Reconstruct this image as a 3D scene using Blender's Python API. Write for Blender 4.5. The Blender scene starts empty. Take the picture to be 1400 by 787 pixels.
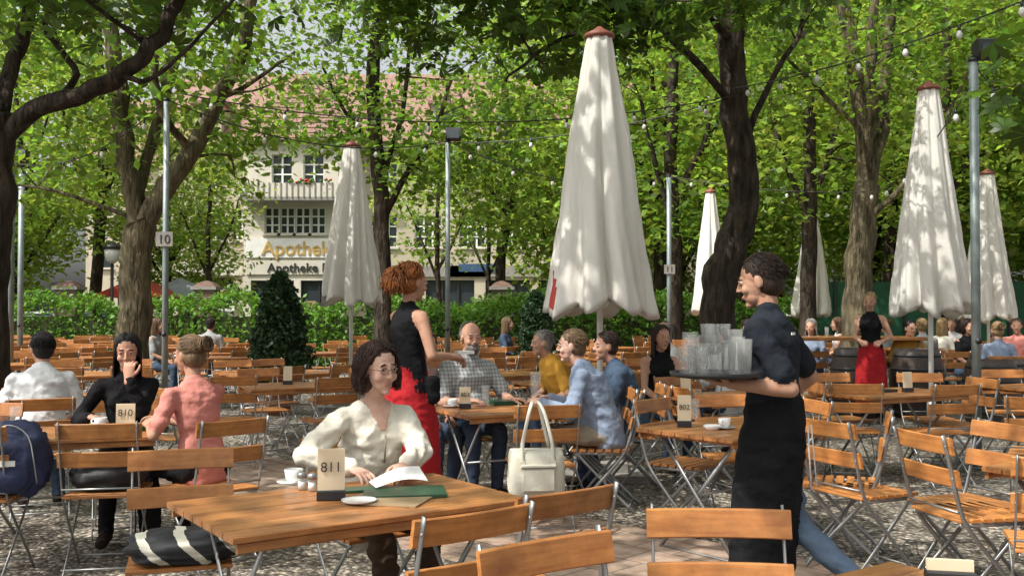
import bpy, math, random
import numpy as np
from mathutils import Vector, Matrix, noise, Quaternion
from mathutils.bvhtree import BVHTree
V=Vector
random.seed(7); RNG=np.random.default_rng(11)
FOC=1361.0; HC=1.5
def gx(px,d): return (px-700)*d/FOC
def gz(py,d): return HC-(py-422)*d/FOC
def P(px,py,d): return V((gx(px,d),d,gz(py,d)))
rad=math.radians
SC=bpy.context.scene
# ---------------------------------------------------------------- materials
MATS={}
def lin(n,a,b): n.links.new(a,b)
def pm(name,c1,c2=None,scale=5,rough=.6,bump=0,bscale=40,bdist=.01,stretch=(1,1,1),metal=0,coat=0,spec=.5,trans=0,tcol=None,coord='Object',rndv=0,detail=4,island=0,hue=0,worn=0):
    m=bpy.data.materials.new(name); m.use_nodes=True; MATS[name]=m
    nt=m.node_tree; N=nt.nodes; b=N['Principled BSDF']; out=N['Material Output']
    c2=c2 or tuple(x*.8 for x in c1)
    tc=N.new('ShaderNodeTexCoord'); mp=N.new('ShaderNodeMapping'); mp.inputs['Scale'].default_value=stretch
    lin(nt,tc.outputs[coord],mp.inputs['Vector'])
    nz=N.new('ShaderNodeTexNoise'); nz.inputs['Scale'].default_value=scale; nz.inputs['Detail'].default_value=detail
    lin(nt,mp.outputs[0],nz.inputs['Vector'])
    cr=N.new('ShaderNodeValToRGB'); cr.color_ramp.elements[0].position=.32; cr.color_ramp.elements[1].position=.68
    cr.color_ramp.elements[0].color=(*c2,1); cr.color_ramp.elements[1].color=(*c1,1)
    lin(nt,nz.outputs['Fac'],cr.inputs['Fac'])
    col=cr.outputs['Color']
    if rndv or island:
        hs=N.new('ShaderNodeHueSaturation'); mr=N.new('ShaderNodeMapRange')
        if island:
            g=N.new('ShaderNodeNewGeometry'); src=g.outputs['Random Per Island']
        else:
            oi=N.new('ShaderNodeObjectInfo'); src=oi.outputs['Random']
        lin(nt,src,mr.inputs['Value'])
        r=rndv or island
        mr.inputs['To Min'].default_value=1-r; mr.inputs['To Max'].default_value=1+r
        if hue:
            m3=N.new('ShaderNodeMapRange'); lin(nt,src,m3.inputs['Value']); m3.inputs['To Min'].default_value=.5-hue; m3.inputs['To Max'].default_value=.5+hue*.3; lin(nt,m3.outputs[0],hs.inputs['Hue'])
        lin(nt,mr.outputs[0],hs.inputs['Value']); lin(nt,col,hs.inputs['Color']); col=hs.outputs['Color']
    if worn:
        geo=N.new('ShaderNodeNewGeometry'); w1=N.new('ShaderNodeTexNoise'); w1.inputs['Scale'].default_value=7; w1.inputs['Detail'].default_value=8; w1.inputs['Roughness'].default_value=.7; lin(nt,geo.outputs['Position'],w1.inputs['Vector'])
        wr_=N.new('ShaderNodeValToRGB'); wr_.color_ramp.elements[0].position=.36; wr_.color_ramp.elements[1].position=.62; wr_.color_ramp.elements[0].color=(1-worn,1-worn,1-worn*1.05,1); wr_.color_ramp.elements[1].color=(1.05,1.04,1.03,1); lin(nt,w1.outputs['Fac'],wr_.inputs['Fac'])
        wm=N.new('ShaderNodeMixRGB'); wm.blend_type='MULTIPLY'; wm.inputs['Fac'].default_value=1; lin(nt,col,wm.inputs[1]); lin(nt,wr_.outputs[0],wm.inputs[2]); col=wm.outputs[0]
        rr_=N.new('ShaderNodeMapRange'); rr_.inputs['To Min'].default_value=min(1,rough+.3); rr_.inputs['To Max'].default_value=rough; lin(nt,w1.outputs['Fac'],rr_.inputs['Value']); lin(nt,rr_.outputs[0],b.inputs['Roughness'])
    lin(nt,col,b.inputs['Base Color'])
    b.inputs['Roughness'].default_value=rough; b.inputs['Metallic'].default_value=metal
    b.inputs['Specular IOR Level'].default_value=spec
    if coat: b.inputs['Coat Weight'].default_value=coat; b.inputs['Coat Roughness'].default_value=.25
    if bump:
        n2=N.new('ShaderNodeTexNoise'); n2.inputs['Scale'].default_value=bscale; n2.inputs['Detail'].default_value=3
        lin(nt,mp.outputs[0],n2.inputs['Vector'])
        bp=N.new('ShaderNodeBump'); bp.inputs['Strength'].default_value=bump; bp.inputs['Distance'].default_value=bdist
        lin(nt,n2.outputs['Fac'],bp.inputs['Height']); lin(nt,bp.outputs[0],b.inputs['Normal'])
    if trans:
        tr=N.new('ShaderNodeBsdfTranslucent')
        if tcol:
            mx=N.new('ShaderNodeMixRGB'); mx.blend_type='MULTIPLY'; mx.inputs['Fac'].default_value=1
            lin(nt,col,mx.inputs[1]); mx.inputs[2].default_value=(*tcol,1); lin(nt,mx.outputs[0],tr.inputs['Color'])
        else: lin(nt,col,tr.inputs['Color'])
        ms=N.new('ShaderNodeMixShader'); ms.inputs['Fac'].default_value=trans
        lin(nt,b.outputs[0],ms.inputs[1]); lin(nt,tr.outputs[0],ms.inputs[2]); lin(nt,ms.outputs[0],out.inputs['Surface'])
    return m
pm('wood',(.55,.235,.065),(.37,.135,.035),scale=3,rough=.38,stretch=(1.2,14,14),bump=.2,bscale=12,bdist=.003,coat=.2,rndv=.24,worn=.30)
pm('tabletop',(.47,.205,.065),(.31,.12,.036),scale=3,rough=.28,stretch=(1.2,16,16),bump=.18,bscale=12,bdist=.003,coat=.3,island=.17,worn=.32)
pm('steel',(.36,.37,.37),(.27,.28,.28),rough=.4,metal=.7)
pm('pole_steel',(.25,.29,.29),(.18,.22,.22),rough=.5,metal=.4,scale=8)
pm('dark',(.02,.02,.022),rough=.5)
pm('bark',(.075,.06,.045),(.02,.016,.013),scale=6,rough=.95,stretch=(2.2,2.2,.5),bump=1,bscale=11,bdist=.07,coord='Object',spec=.1)
pm('bark_moss',(.19,.16,.10),(.045,.04,.026),scale=5,rough=.95,stretch=(2.2,2.2,.5),bump=1,bscale=11,bdist=.07,spec=.1)
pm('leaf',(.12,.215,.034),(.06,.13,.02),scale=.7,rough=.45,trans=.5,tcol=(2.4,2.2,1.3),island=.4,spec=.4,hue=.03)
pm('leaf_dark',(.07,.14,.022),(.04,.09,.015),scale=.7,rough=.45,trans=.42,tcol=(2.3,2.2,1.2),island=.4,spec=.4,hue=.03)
pm('leaf_far',(.20,.29,.055),(.11,.19,.033),scale=.35,rough=.55,trans=.5,tcol=(2.2,2.1,1.4),island=.4,spec=.25,hue=.04)
pm('leaf_hedge',(.12,.24,.035),(.06,.15,.022),scale=2,rough=.5,trans=.35,tcol=(2,2,1.2),island=.4,spec=.3,hue=.02)
pm('leaf_conifer',(.03,.075,.022),(.015,.045,.013),scale=6,rough=.6,island=.35,trans=.15)
pm('canvas',(.84,.83,.79),(.72,.70,.65),scale=2.2,rough=.8,bump=.3,bscale=7,bdist=.02,trans=.3,stretch=(1,1,.35))
pm('cap_red',(.22,.07,.04),rough=.6)
pm('red',(.45,.03,.02),rough=.5)
pm('white',(.78,.78,.75),(.7,.7,.67),rough=.4)
pm('porcelain',(.8,.8,.78),(.78,.78,.76),rough=.12)
pm('card',(.62,.52,.37),(.56,.46,.31),rough=.7)
pm('paper',(.78,.78,.76),rough=.7)
pm('menu_green',(.015,.07,.035),rough=.35)
pm('menu_tan',(.35,.25,.14),rough=.5)
pm('coffee',(.05,.02,.008),rough=.15)
pm('text_black',(.02,.02,.02),rough=.6)
pm('gold',(.50,.33,.10),(.45,.29,.08),rough=.45)
pm('facade',(.50,.44,.33),(.38,.34,.26),scale=.6,rough=.85,bump=.1,bscale=30,detail=8)
pm('facade_white',(.64,.60,.51),(.52,.49,.41),scale=.8,rough=.8,detail=8)
pm('rooftile',(.30,.17,.13),(.18,.11,.09),scale=3,rough=.8,stretch=(4,1,1),bump=.6,bscale=9,bdist=.05,coord='Object')
pm('brick',(.15,.085,.06),(.09,.055,.04),scale=9,rough=.85,bump=.4,bscale=20)
pm('stone',(.30,.28,.25),(.21,.20,.18),scale=6,rough=.85,bump=.3,bscale=40)
pm('greenfence',(.012,.10,.045),(.01,.07,.03),scale=2,rough=.7,bump=.3,bscale=30)
pm('oak_dark',(.06,.042,.032),(.03,.02,.015),scale=4,rough=.5,stretch=(8,8,1),bump=.3,bscale=15)
pm('terracotta',(.33,.13,.07),rough=.8)
pm('bag_cream',(.60,.58,.49),(.52,.50,.41),rough=.55,bump=.3,bscale=14,bdist=.02)
pm('bag_navy',(.02,.03,.09),(.012,.018,.05),rough=.7,bump=.4,bscale=15,bdist=.02)
pm('bag_black',(.015,.015,.017),(.01,.01,.012),rough=.6,bump=.4,bscale=12,bdist=.02)
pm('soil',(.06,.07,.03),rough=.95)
pm('asphalt',(.06,.06,.06),(.045,.045,.045),rough=.9)
pm('car_blue',(.05,.10,.2),rough=.25,coat=.6); pm('car_silver',(.45,.46,.47),rough=.3,coat=.6,metal=.4); pm('tire',(.02,.02,.02),rough=.8)
pm('tent_grey',(.25,.27,.3),rough=.7)
pm('litter',(.40,.34,.14),(.25,.18,.07),scale=3,rough=.8,island=.4)
pm('bulb',(.7,.7,.66),rough=.15)
def glassmat(name,col,rough=.03,alpha=None):
    m=bpy.data.materials.new(name); m.use_nodes=True; MATS[name]=m; b=m.node_tree.nodes['Principled BSDF']
    b.inputs['Base Color'].default_value=(*col,1); b.inputs['Roughness'].default_value=rough
    if alpha is not None: b.inputs['Alpha'].default_value=alpha
    return m
glassmat('winglass',(.035,.045,.05),.05); glassmat('glass',(.6,.62,.6),.03,.13); glassmat('eye',(.55,.51,.47),.3); glassmat('iris',(.03,.018,.01),.15)
def gravel():
    m=bpy.data.materials.new('gravel'); m.use_nodes=True; MATS['gravel']=m; nt=m.node_tree; N=nt.nodes; b=N['Principled BSDF']
    tc=N.new('ShaderNodeTexCoord')
    vo=N.new('ShaderNodeTexVoronoi'); vo.inputs['Scale'].default_value=34; lin(nt,tc.outputs['Object'],vo.inputs['Vector'])
    v2=N.new('ShaderNodeTexVoronoi'); v2.inputs['Scale'].default_value=15; lin(nt,tc.outputs['Object'],v2.inputs['Vector'])
    sep=N.new('ShaderNodeSeparateColor'); lin(nt,vo.outputs['Color'],sep.inputs[0])
    cr=N.new('ShaderNodeValToRGB'); e=cr.color_ramp.elements; e[0].color=(.14,.125,.11,1); e[1].color=(.72,.68,.61,1); e.new(.55).color=(.36,.335,.295,1)
    lin(nt,sep.outputs[0],cr.inputs['Fac'])
    dk=N.new('ShaderNodeValToRGB'); dk.color_ramp.elements[0].color=(1,1,1,1); dk.color_ramp.elements[1].color=(.25,.23,.2,1); dk.color_ramp.elements[0].position=.25; dk.color_ramp.elements[1].position=.75
    lin(nt,vo.outputs['Distance'],dk.inputs['Fac'])
    mx=N.new('ShaderNodeMixRGB'); mx.blend_type='MULTIPLY'; mx.inputs['Fac'].default_value=1; lin(nt,cr.outputs[0],mx.inputs[1]); lin(nt,dk.outputs[0],mx.inputs[2])
    nz=N.new('ShaderNodeTexNoise'); nz.inputs['Scale'].default_value=1.1; nz.inputs['Detail'].default_value=6; lin(nt,tc.outputs['Object'],nz.inputs['Vector'])
    c3=N.new('ShaderNodeValToRGB'); c3.color_ramp.elements[0].position=.35; c3.color_ramp.elements[1].position=.7; c3.color_ramp.elements[0].color=(.6,.56,.5,1); c3.color_ramp.elements[1].color=(1.0,.97,.93,1); lin(nt,nz.outputs[0],c3.inputs['Fac'])
    m2=N.new('ShaderNodeMixRGB'); m2.blend_type='MULTIPLY'; m2.inputs['Fac'].default_value=1; lin(nt,mx.outputs[0],m2.inputs[1]); lin(nt,c3.outputs[0],m2.inputs[2])
    lin(nt,m2.outputs[0],b.inputs['Base Color']); b.inputs['Roughness'].default_value=.85
    ad=N.new('ShaderNodeMath'); ad.operation='ADD'; lin(nt,vo.outputs['Distance'],ad.inputs[0]); lin(nt,v2.outputs['Distance'],ad.inputs[1])
    bp=N.new('ShaderNodeBump'); bp.invert=True; bp.inputs['Strength'].default_value=.9; bp.inputs['Distance'].default_value=.02; lin(nt,ad.outputs[0],bp.inputs['Height']); lin(nt,bp.outputs[0],b.inputs['Normal'])
gravel()
def paver():
    m=bpy.data.materials.new('paver'); m.use_nodes=True; MATS['paver']=m; nt=m.node_tree; N=nt.nodes; b=N['Principled BSDF']
    tc=N.new('ShaderNodeTexCoord'); br=N.new('ShaderNodeTexBrick'); br.inputs['Scale'].default_value=1; br.inputs['Brick Width'].default_value=.3; br.inputs['Row Height'].default_value=.3; br.inputs['Mortar Size'].default_value=.006
    br.inputs['Color1'].default_value=(.42,.31,.24,1); br.inputs['Color2'].default_value=(.34,.26,.20,1); br.inputs['Mortar'].default_value=(.14,.11,.09,1)
    lin(nt,tc.outputs['Object'],br.inputs['Vector'])
    nz=N.new('ShaderNodeTexNoise'); nz.inputs['Scale'].default_value=9; nz.inputs['Detail'].default_value=8; lin(nt,tc.outputs['Object'],nz.inputs['Vector'])
    c3=N.new('ShaderNodeValToRGB'); c3.color_ramp.elements[0].position=.35;c3.color_ramp.elements[1].position=.65; c3.color_ramp.elements[0].color=(.6,.55,.5,1); lin(nt,nz.outputs[0],c3.inputs['Fac'])
    m2=N.new('ShaderNodeMixRGB'); m2.blend_type='MULTIPLY'; m2.inputs['Fac'].default_value=1; lin(nt,br.outputs[0],m2.inputs[1]); lin(nt,c3.outputs[0],m2.inputs[2]); lin(nt,m2.outputs[0],b.inputs['Base Color']); b.inputs['Roughness'].default_value=.85
paver()
# ---------------------------------------------------------------- mesh builder
class MB:
    def __init__(s): s.v=[];s.f=[];s.m=[];s.sm=[]
    def add(s,verts,faces,mat,smooth=False,M=None):
        o=len(s.v)
        if M is not None: verts=[M@V(p) for p in verts]
        s.v.extend([tuple(p) for p in verts]); s.f.extend([tuple(i+o for i in f) for f in faces]); s.m.extend([mat]*len(faces)); s.sm.extend([smooth]*len(faces))
    def box(s,c,size,mat,R=None,bev=0.0,M=None):
        a,b,h=[q/2 for q in size]
        if bev<=0:
            vs=[(x*a,y*b,z*h) for x in(-1,1) for y in(-1,1) for z in(-1,1)]
            fs=[(0,1,3,2),(4,6,7,5),(0,4,5,1),(2,3,7,6),(0,2,6,4),(1,5,7,3)]
        else:
            e=bev; pr=[(-b+e,-h),(b-e,-h),(b,-h+e),(b,h-e),(b-e,h),(-b+e,h),(-b,h-e),(-b,-h+e)]
            vs=[(-a,y,z) for y,z in pr]+[(a,y,z) for y,z in pr]
            fs=[tuple(range(7,-1,-1)),tuple(range(8,16))]+[(i,(i+1)%8,8+(i+1)%8,8+i) for i in range(8)]
        c=V(c)
        vs=[(R@V(p) if R else V(p))+c for p in vs]
        s.add(vs,fs,mat,False,M)
    def loft(s,pts,radii,mat,seg=8,side=None,smooth=True,rnd=False,M=None,fn=None):
        vs,fs=loft(pts,radii,seg,side,rnd,fn); s.add(vs,fs,mat,smooth,M)
    def lathe(s,prof,c,mat,seg=20,M=None,smooth=True):
        vs=[];fs=[];c=V(c)
        for r,z in prof:
            for k in range(seg):
                a=2*math.pi*k/seg; vs.append((c.x+r*math.cos(a),c.y+r*math.sin(a),c.z+z))
        for i in range(len(prof)-1):
            for k in range(seg):
                k2=(k+1)%seg; fs.append((i*seg+k,i*seg+k2,(i+1)*seg+k2,(i+1)*seg+k))
        fs.append(tuple(range(seg-1,-1,-1))); n=(len(prof)-1)*seg; fs.append(tuple(range(n,n+seg)))
        s.add(vs,fs,mat,smooth,M)
    def ell(s,c,r,mat,R=None,seg=12,rings=8,M=None):
        vs,fs=ellip(c,r,R,seg,rings); s.add(vs,fs,mat,True,M)
    def obj(s,name,loc=(0,0,0),rz=0,parent=None,scale=1):
        me=bpy.data.meshes.new(name); me.from_pydata(s.v,[],s.f)
        names=list(dict.fromkeys(s.m)); idx={n:i for i,n in enumerate(names)}
        for n in names: me.materials.append(MATS[n])
        me.polygons.foreach_set('material_index',[idx[q] for q in s.m]); me.polygons.foreach_set('use_smooth',s.sm); me.update()
        return inst(name,me,loc,rz,parent,scale)
def inst(name,me,loc=(0,0,0),rz=0,parent=None,scale=1):
    o=bpy.data.objects.new(name,me); SC.collection.objects.link(o); o.location=loc; o.rotation_euler=(0,0,rz)
    o.scale=(scale,)*3 if not hasattr(scale,'__len__') else scale
    if parent: o.parent=parent
    return o
def empty(name,loc=(0,0,0),rz=0):
    o=bpy.data.objects.new(name,None); SC.collection.objects.link(o); o.location=loc; o.rotation_euler=(0,0,rz); return o
def loft(pts,radii,seg=8,side=None,rnd=False,fn=None):
    pts=[V(p) for p in pts]; rr=[(r,r) if not hasattr(r,'__len__') else tuple(r) for r in radii]
    if rnd:
        t0=(pts[0]-pts[1]).normalized(); t1=(pts[-1]-pts[-2]).normalized(); a=[];b=[];ra=[];rb=[]
        for ang in (80,50,22):
            q=rad(ang); r0=min(rr[0]); r1=min(rr[-1])
            a.append(pts[0]+t0*r0*math.sin(q)); ra.append((rr[0][0]*math.cos(q),rr[0][1]*math.cos(q)))
            b.insert(0,pts[-1]+t1*r1*math.sin(q)); rb.insert(0,(rr[-1][0]*math.cos(q),rr[-1][1]*math.cos(q)))
        pts=a+pts+b; rr=ra+rr+rb
    n=len(pts); T=[]
    for i in range(n):
        t=pts[min(i+1,n-1)]-pts[max(i-1,0)]
        T.append(t.normalized() if t.length>1e-9 else V((0,0,1)))
    if side is None:
        sd=V((1,0,0)) if abs(T[0].x)<.8 else V((0,1,0))
    else: sd=V(side)
    vs=[];fs=[]
    for i in range(n):
        s0=sd-T[i]*sd.dot(T[i])
        if s0.length<1e-4: s0=T[i].orthogonal()
        s0.normalize(); 
        if side is None: sd=s0
        u=T[i].cross(s0)
        for k in range(seg):
            a=2*math.pi*k/seg; m=fn(i/(n-1),a,i) if fn else 1
            vs.append(pts[i]+s0*(math.cos(a)*rr[i][0]*m)+u*(math.sin(a)*rr[i][1]*m))
    for i in range(n-1):
        for k in range(seg):
            k2=(k+1)%seg; fs.append((i*seg+k,i*seg+k2,(i+1)*seg+k2,(i+1)*seg+k))
    fs.append(tuple(range(seg-1,-1,-1))); fs.append(tuple(range((n-1)*seg,n*seg)))
    return vs,fs
def ellip(c,r,R=None,seg=12,rings=8):
    c=V(c); vs=[V((0,0,1))]; 
    for i in range(1,rings):
        t=math.pi*i/rings
        for k in range(seg):
            a=2*math.pi*k/seg; vs.append(V((math.sin(t)*math.cos(a),math.sin(t)*math.sin(a),math.cos(t))))
    vs.append(V((0,0,-1))); fs=[]
    for k in range(seg):
        fs.append((0,1+k,1+(k+1)%seg)); b=1+(rings-2)*seg; fs.append((b+(k+1)%seg,b+k,len(vs)-1))
    for i in range(rings-2):
        for k in range(seg):
            a=1+i*seg; b=a+seg; k2=(k+1)%seg; fs.append((a+k,b+k,b+k2,a+k2))
    out=[]
    for p in vs:
        q=V((p.x*r[0],p.y*r[1],p.z*r[2])); out.append((R@q if R else q)+c)
    return out,fs
def text(s,name,size,loc,rot,mat,parent=None,align='CENTER',extr=.001,bold=0):
    cu=bpy.data.curves.new(name,'FONT'); cu.body=s; cu.size=size; cu.align_x=align; cu.extrude=extr; cu.offset=bold; cu.materials.append(MATS[mat])
    o=bpy.data.objects.new(name,cu); SC.collection.objects.link(o); o.location=loc; o.rotation_euler=rot
    if parent: o.parent=parent
    return o
def smooth_path(pts,n=5):
    pts=[V(p) for p in pts]; out=[]
    for i in range(len(pts)-1):
        p0=pts[max(i-1,0)];p1=pts[i];p2=pts[i+1];p3=pts[min(i+2,len(pts)-1)]
        for k in range(n):
            t=k/n; out.append(.5*((2*p1)+(p2-p0)*t+(2*p0-5*p1+4*p2-p3)*t*t+(3*p1-p0-3*p2+p3)*t**3))
    out.append(pts[-1]); return out
# ---------------------------------------------------------------- world, sun, camera
S=V((-.50,-.34,.80)).normalized()
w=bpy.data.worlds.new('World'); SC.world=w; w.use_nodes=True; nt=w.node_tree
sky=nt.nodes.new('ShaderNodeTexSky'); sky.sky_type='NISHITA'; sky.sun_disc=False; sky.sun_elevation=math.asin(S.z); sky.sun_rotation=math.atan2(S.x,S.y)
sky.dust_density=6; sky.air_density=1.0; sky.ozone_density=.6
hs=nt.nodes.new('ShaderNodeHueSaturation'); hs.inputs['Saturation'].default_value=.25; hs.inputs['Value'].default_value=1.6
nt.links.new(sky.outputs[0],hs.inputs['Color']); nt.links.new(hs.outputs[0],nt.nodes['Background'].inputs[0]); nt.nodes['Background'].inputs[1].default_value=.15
ld=bpy.data.lights.new('sun','SUN'); ld.energy=5.0; ld.angle=rad(.5); ld.color=(1,.95,.87)
lo=bpy.data.objects.new('sun',ld); SC.collection.objects.link(lo); lo.rotation_euler=S.to_track_quat('Z','Y').to_euler(); lo.location=(-5,-5,20)
cam=bpy.data.cameras.new('camera'); cam.lens=35; cam.sensor_width=36; cam.clip_end=600; co=bpy.data.objects.new('camera',cam); SC.collection.objects.link(co)
co.location=(0,0,HC); co.rotation_euler=(rad(91.2),0,0); SC.camera=co
SC.view_settings.view_transform='Standard'; SC.view_settings.look='None'; SC.view_settings.exposure=0
# ---------------------------------------------------------------- ground
g=MB(); g.add([(-250,-60,0),(250,-60,0),(250,350,0),(-250,350,0)],[(0,1,2,3)],'gravel'); g.obj('gravel_ground')
g=MB(); a=math.atan2(-.70,.71)
g.add([(-5,-.75,.004),(7,-.75,.004),(7,.75,.004),(-5,.75,.004)],[(0,1,2,3)],'paver'); g.obj('paved_path',(-.3,6.95,0),a)
g=MB(); g.add([(-80,29,.004),(80,29,.004),(80,38,.004),(-80,38,.004)],[(0,1,2,3)],'asphalt'); g.obj('road')
g=MB(); g.box((0,41,.06),(120,6,.12),'stone'); g.obj('pavement')
# ---------------------------------------------------------------- leaves
def leafmesh(name,cent,size,mat,loc=(0,0,0),palm=False,up=.9,rng=RNG,parent=None,make=True):
    n=len(cent); cent=np.asarray(cent,float)
    nr=rng.normal(size=(n,3))*.55; nr[:,2]+=up; nr/=np.linalg.norm(nr,axis=1)[:,None]
    t=rng.normal(size=(n,3)); t-=nr*(t*nr).sum(1)[:,None]; t/=np.linalg.norm(t,axis=1)[:,None]; b=np.cross(nr,t)
    sz=size*rng.uniform(.65,1.3,n)
    if palm:
        T=[]
        for an in (-75,-38,0,38,75):
            c,s=math.cos(rad(an)),math.sin(rad(an)); L=1-.25*abs(an)/75
            for x,y,z in ((0,0,0),(.62*L,-.17,-.04),(L,0,-.2),(.62*L,.17,-.04)): T.append((x*c-y*s,x*s+y*c,z))
    else: T=[(0,0,0),(.45,-.33,.05),(1,0,-.12),(.45,.33,.05)]
    T=np.array(T); k=len(T)
    co_=cent[:,None,:]+sz[:,None,None]*(T[None,:,0,None]*t[:,None,:]+T[None,:,1,None]*b[:,None,:]+T[None,:,2,None]*nr[:,None,:])
    co_=co_.reshape(-1,3); nf=n*k//4
    me=bpy.data.meshes.new(name); me.vertices.add(len(co_)); me.vertices.foreach_set('co',co_.astype(np.float32).ravel())
    me.loops.add(nf*4); me.loops.foreach_set('vertex_index',np.arange(nf*4,dtype=np.int32)); me.polygons.add(nf); me.polygons.foreach_set('loop_start',np.arange(0,nf*4,4,dtype=np.int32))
    me.materials.append(MATS[mat]); me.update(calc_edges=True)
    if make: return inst(name,me,loc,0,parent)
    return me
def crown_pts(c,r,ncl,per,spread,rng=RNG,flat=.55,shell=.35):
    d=rng.normal(size=(ncl,3)); d/=np.linalg.norm(d,axis=1)[:,None]; q=rng.uniform(shell,1,ncl)**(1/2.2)
    cc=np.array(c)+d*q[:,None]*np.array(r)
    pts=np.repeat(cc,per,axis=0)+rng.normal(size=(ncl*per,3))*np.array([spread,spread,spread*flat])
    return cc,pts
def barkfn(seed,amp):
    def f(t,a,i): return 1+amp*noise.noise(V((math.cos(a)*1.3,math.sin(a)*1.3,i*.25+seed)))+amp*.5*math.sin(a*3+seed+i*.15)
    return f
def tree(name,limbs,crowns,leaf='leaf',bark='bark',lsize=.13,palm=False,per=26,spread=.3,twigf=.5,seg=12,seed=0,origin=None):
    rng=np.random.default_rng(seed+100); mb=MB(); nodes=[]
    e=empty(name,origin or limbs[0][0][0])
    off=V(e.location)
    for j,(pts,r0,r1) in enumerate(limbs):
        pp=smooth_path(pts,6); n=len(pp); rr=[r0+(r1-r0)*(i/(n-1)) for i in range(n)]
        if j==0:
            for i in range(min(5,n)): rr[i]*=1+.45*(1-i/5)**2
        wob=[p-off+V((noise.noise(V((i*.4,j,seed)))*.05,noise.noise(V((i*.4,j+9,seed)))*.05,0)) for i,p in enumerate(pp)]
        mb.loft(wob,rr,bark,seg,fn=barkfn(seed+j*3.1,.16),rnd=(j>0))
        if j>0 or len(limbs)==1: nodes+= [(p,rr[i]) for i,p in enumerate(wob) if i>n*.35]
        else: nodes+=[(p,rr[i]) for i,p in enumerate(wob) if i>n*.75]
    allp=[]
    for c,r,ncl in crowns:
        cc,pts=crown_pts(V(c)-off,r,ncl,per,spread,rng); allp.append(pts)
        for q in cc:
            if rng.random()<twigf:
                q=V(q); nd=min(nodes,key=lambda z:(z[0]-q).length+max(0,z[0].z-q.z)*1.5)
                L=(nd[0]-q).length
                if L<5:
                    mid=nd[0].lerp(q,.5)+V(rng.normal(size=3)*L*.08)+V((0,0,L*.10)); pth=smooth_path([nd[0],mid,q],4)
                    r0=min(nd[1]*.5,.012+L*.012); mb.loft(pth,[r0*(1-.75*i/(len(pth)-1)) for i in range(len(pth))],bark,5)
                    if len(nodes)<900: nodes.append((pth[5],r0*.6))
    t=mb.obj(name+'_trunk',(0,0,0),0,e)
    if allp: leafmesh(name+'_foliage',np.concatenate(allp),lsize,leaf,(0,0,0),palm,parent=e,rng=rng)
    return e
def G(px,d): return V((gx(px,d),d,-.05))
d=8.5
tree('added_shade_tree',[([G(-22,d),P(-20,420,d),P(-14,300,d),P(-8,200,d),P(-6,160,d)],.20,.16),
 ([P(-6,200,d),P(45,150,d-.1),P(110,128,d-.2),P(165,98,d-.3),P(205,62,d-.3),P(235,10,d-.2),P(250,-80,d)],.09,.05),
 ([P(-6,185,d),P(8,100,d+.2),P(35,30,d+.3),P(45,-90,d+.4)],.08,.05),
 ([P(60,148,d),P(100,100,d+.3),P(60,30,d+.3),P(90,-60,d+.2)],.035,.02),
 ([P(165,98,d-.3),P(195,110,d-.4),P(250,70,d-.5),P(330,-20,d-.5)],.025,.012)],
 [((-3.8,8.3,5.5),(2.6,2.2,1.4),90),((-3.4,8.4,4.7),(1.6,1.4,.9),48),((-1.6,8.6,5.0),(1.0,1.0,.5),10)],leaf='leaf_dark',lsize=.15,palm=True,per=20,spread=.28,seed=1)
d=13
tree('added_shade_tree',[([G(186,d),P(184,470,d),P(186,380,d),P(189,330,d),P(190,300,d)],.21,.20),
 ([P(189,320,d),P(178,250,d),P(165,180,d),P(158,100,d),P(140,0,d),P(130,-80,d)],.14,.08),
 ([P(190,320,d),P(222,262,d),P(262,205,d),P(296,135,d),P(330,60,d),P(350,-60,d)],.15,.07),
 ([P(186,270,d),P(208,185,d+.3),P(232,100,d+.4),P(255,0,d+.5),P(262,-80,d+.5)],.08,.05),
 ([P(262,205,d),P(230,170,d-.4),P(212,120,d-.6),P(215,30,d-.8)],.06,.03),
 ([P(296,135,d),P(345,110,d+.3),P(400,70,d+.6)],.04,.02)],
 [((-5.2,13,6.3),(2.6,2.4,1.9),120),((-3.6,13,4.4),(1.2,1.6,.6),22),((-6.4,13.2,4.1),(1.6,1.5,1.1),42),((-4.2,14,3.6),(.8,.8,.7),15)],bark='bark_moss',per=34,spread=.33,seed=2,lsize=.14)
d=21
tree('added_shade_tree',[([G(524,d),P(523,420,d),P(523,300,d),P(514,200,d),P(508,100,d),P(520,0,d),P(525,-90,d)],.20,.11),
 ([P(523,300,d),P(556,235,d),P(590,185,d),P(620,100,d)],.08,.035),([P(517,260,d),P(548,160,d+.4),P(560,60,d+.5)],.07,.035),
 ([P(513,210,d),P(470,150,d),P(440,90,d-.5)],.05,.025)],
 [((-1.8,21,6.2),(2.6,2.4,2.3),130),((-4.2,21,7.6),(2.0,2,1.0),34),((-.3,21,4.6),(1.7,1.5,1.2),44),((-4.1,21,5.6),(1.5,1,.9),26)],leaf='leaf',per=34,spread=.38,seed=3,lsize=.17)
d=13
tree('added_shade_tree',[([G(988,d),P(984,470,d),P(984,390,d),P(1000,335,d),P(1016,280,d),P(1014,215,d),P(1003,130,d),P(1003,50,d),P(1000,-80,d)],.25,.15),
 ([P(1012,215,d),P(1050,120,d+.3),P(1095,40,d+.6),P(1120,-60,d+.8)],.05,.025),
 ([P(1003,140,d),P(930,60,d-1),P(860,0,d-2),P(780,-40,d-2.6)],.055,.03),
 ([P(860,0,d-2),P(790,40,d-2.5),P(730,75,d-2.8),P(690,110,d-2.9)],.03,.012),
 ([P(1003,60,d),P(960,0,d-.5),P(900,-60,d-1)],.07,.04)],
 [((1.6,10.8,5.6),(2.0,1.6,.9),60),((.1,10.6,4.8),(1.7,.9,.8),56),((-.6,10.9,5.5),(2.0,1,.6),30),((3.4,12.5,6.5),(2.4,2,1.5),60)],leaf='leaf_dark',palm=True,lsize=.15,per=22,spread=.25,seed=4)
d=17
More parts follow.
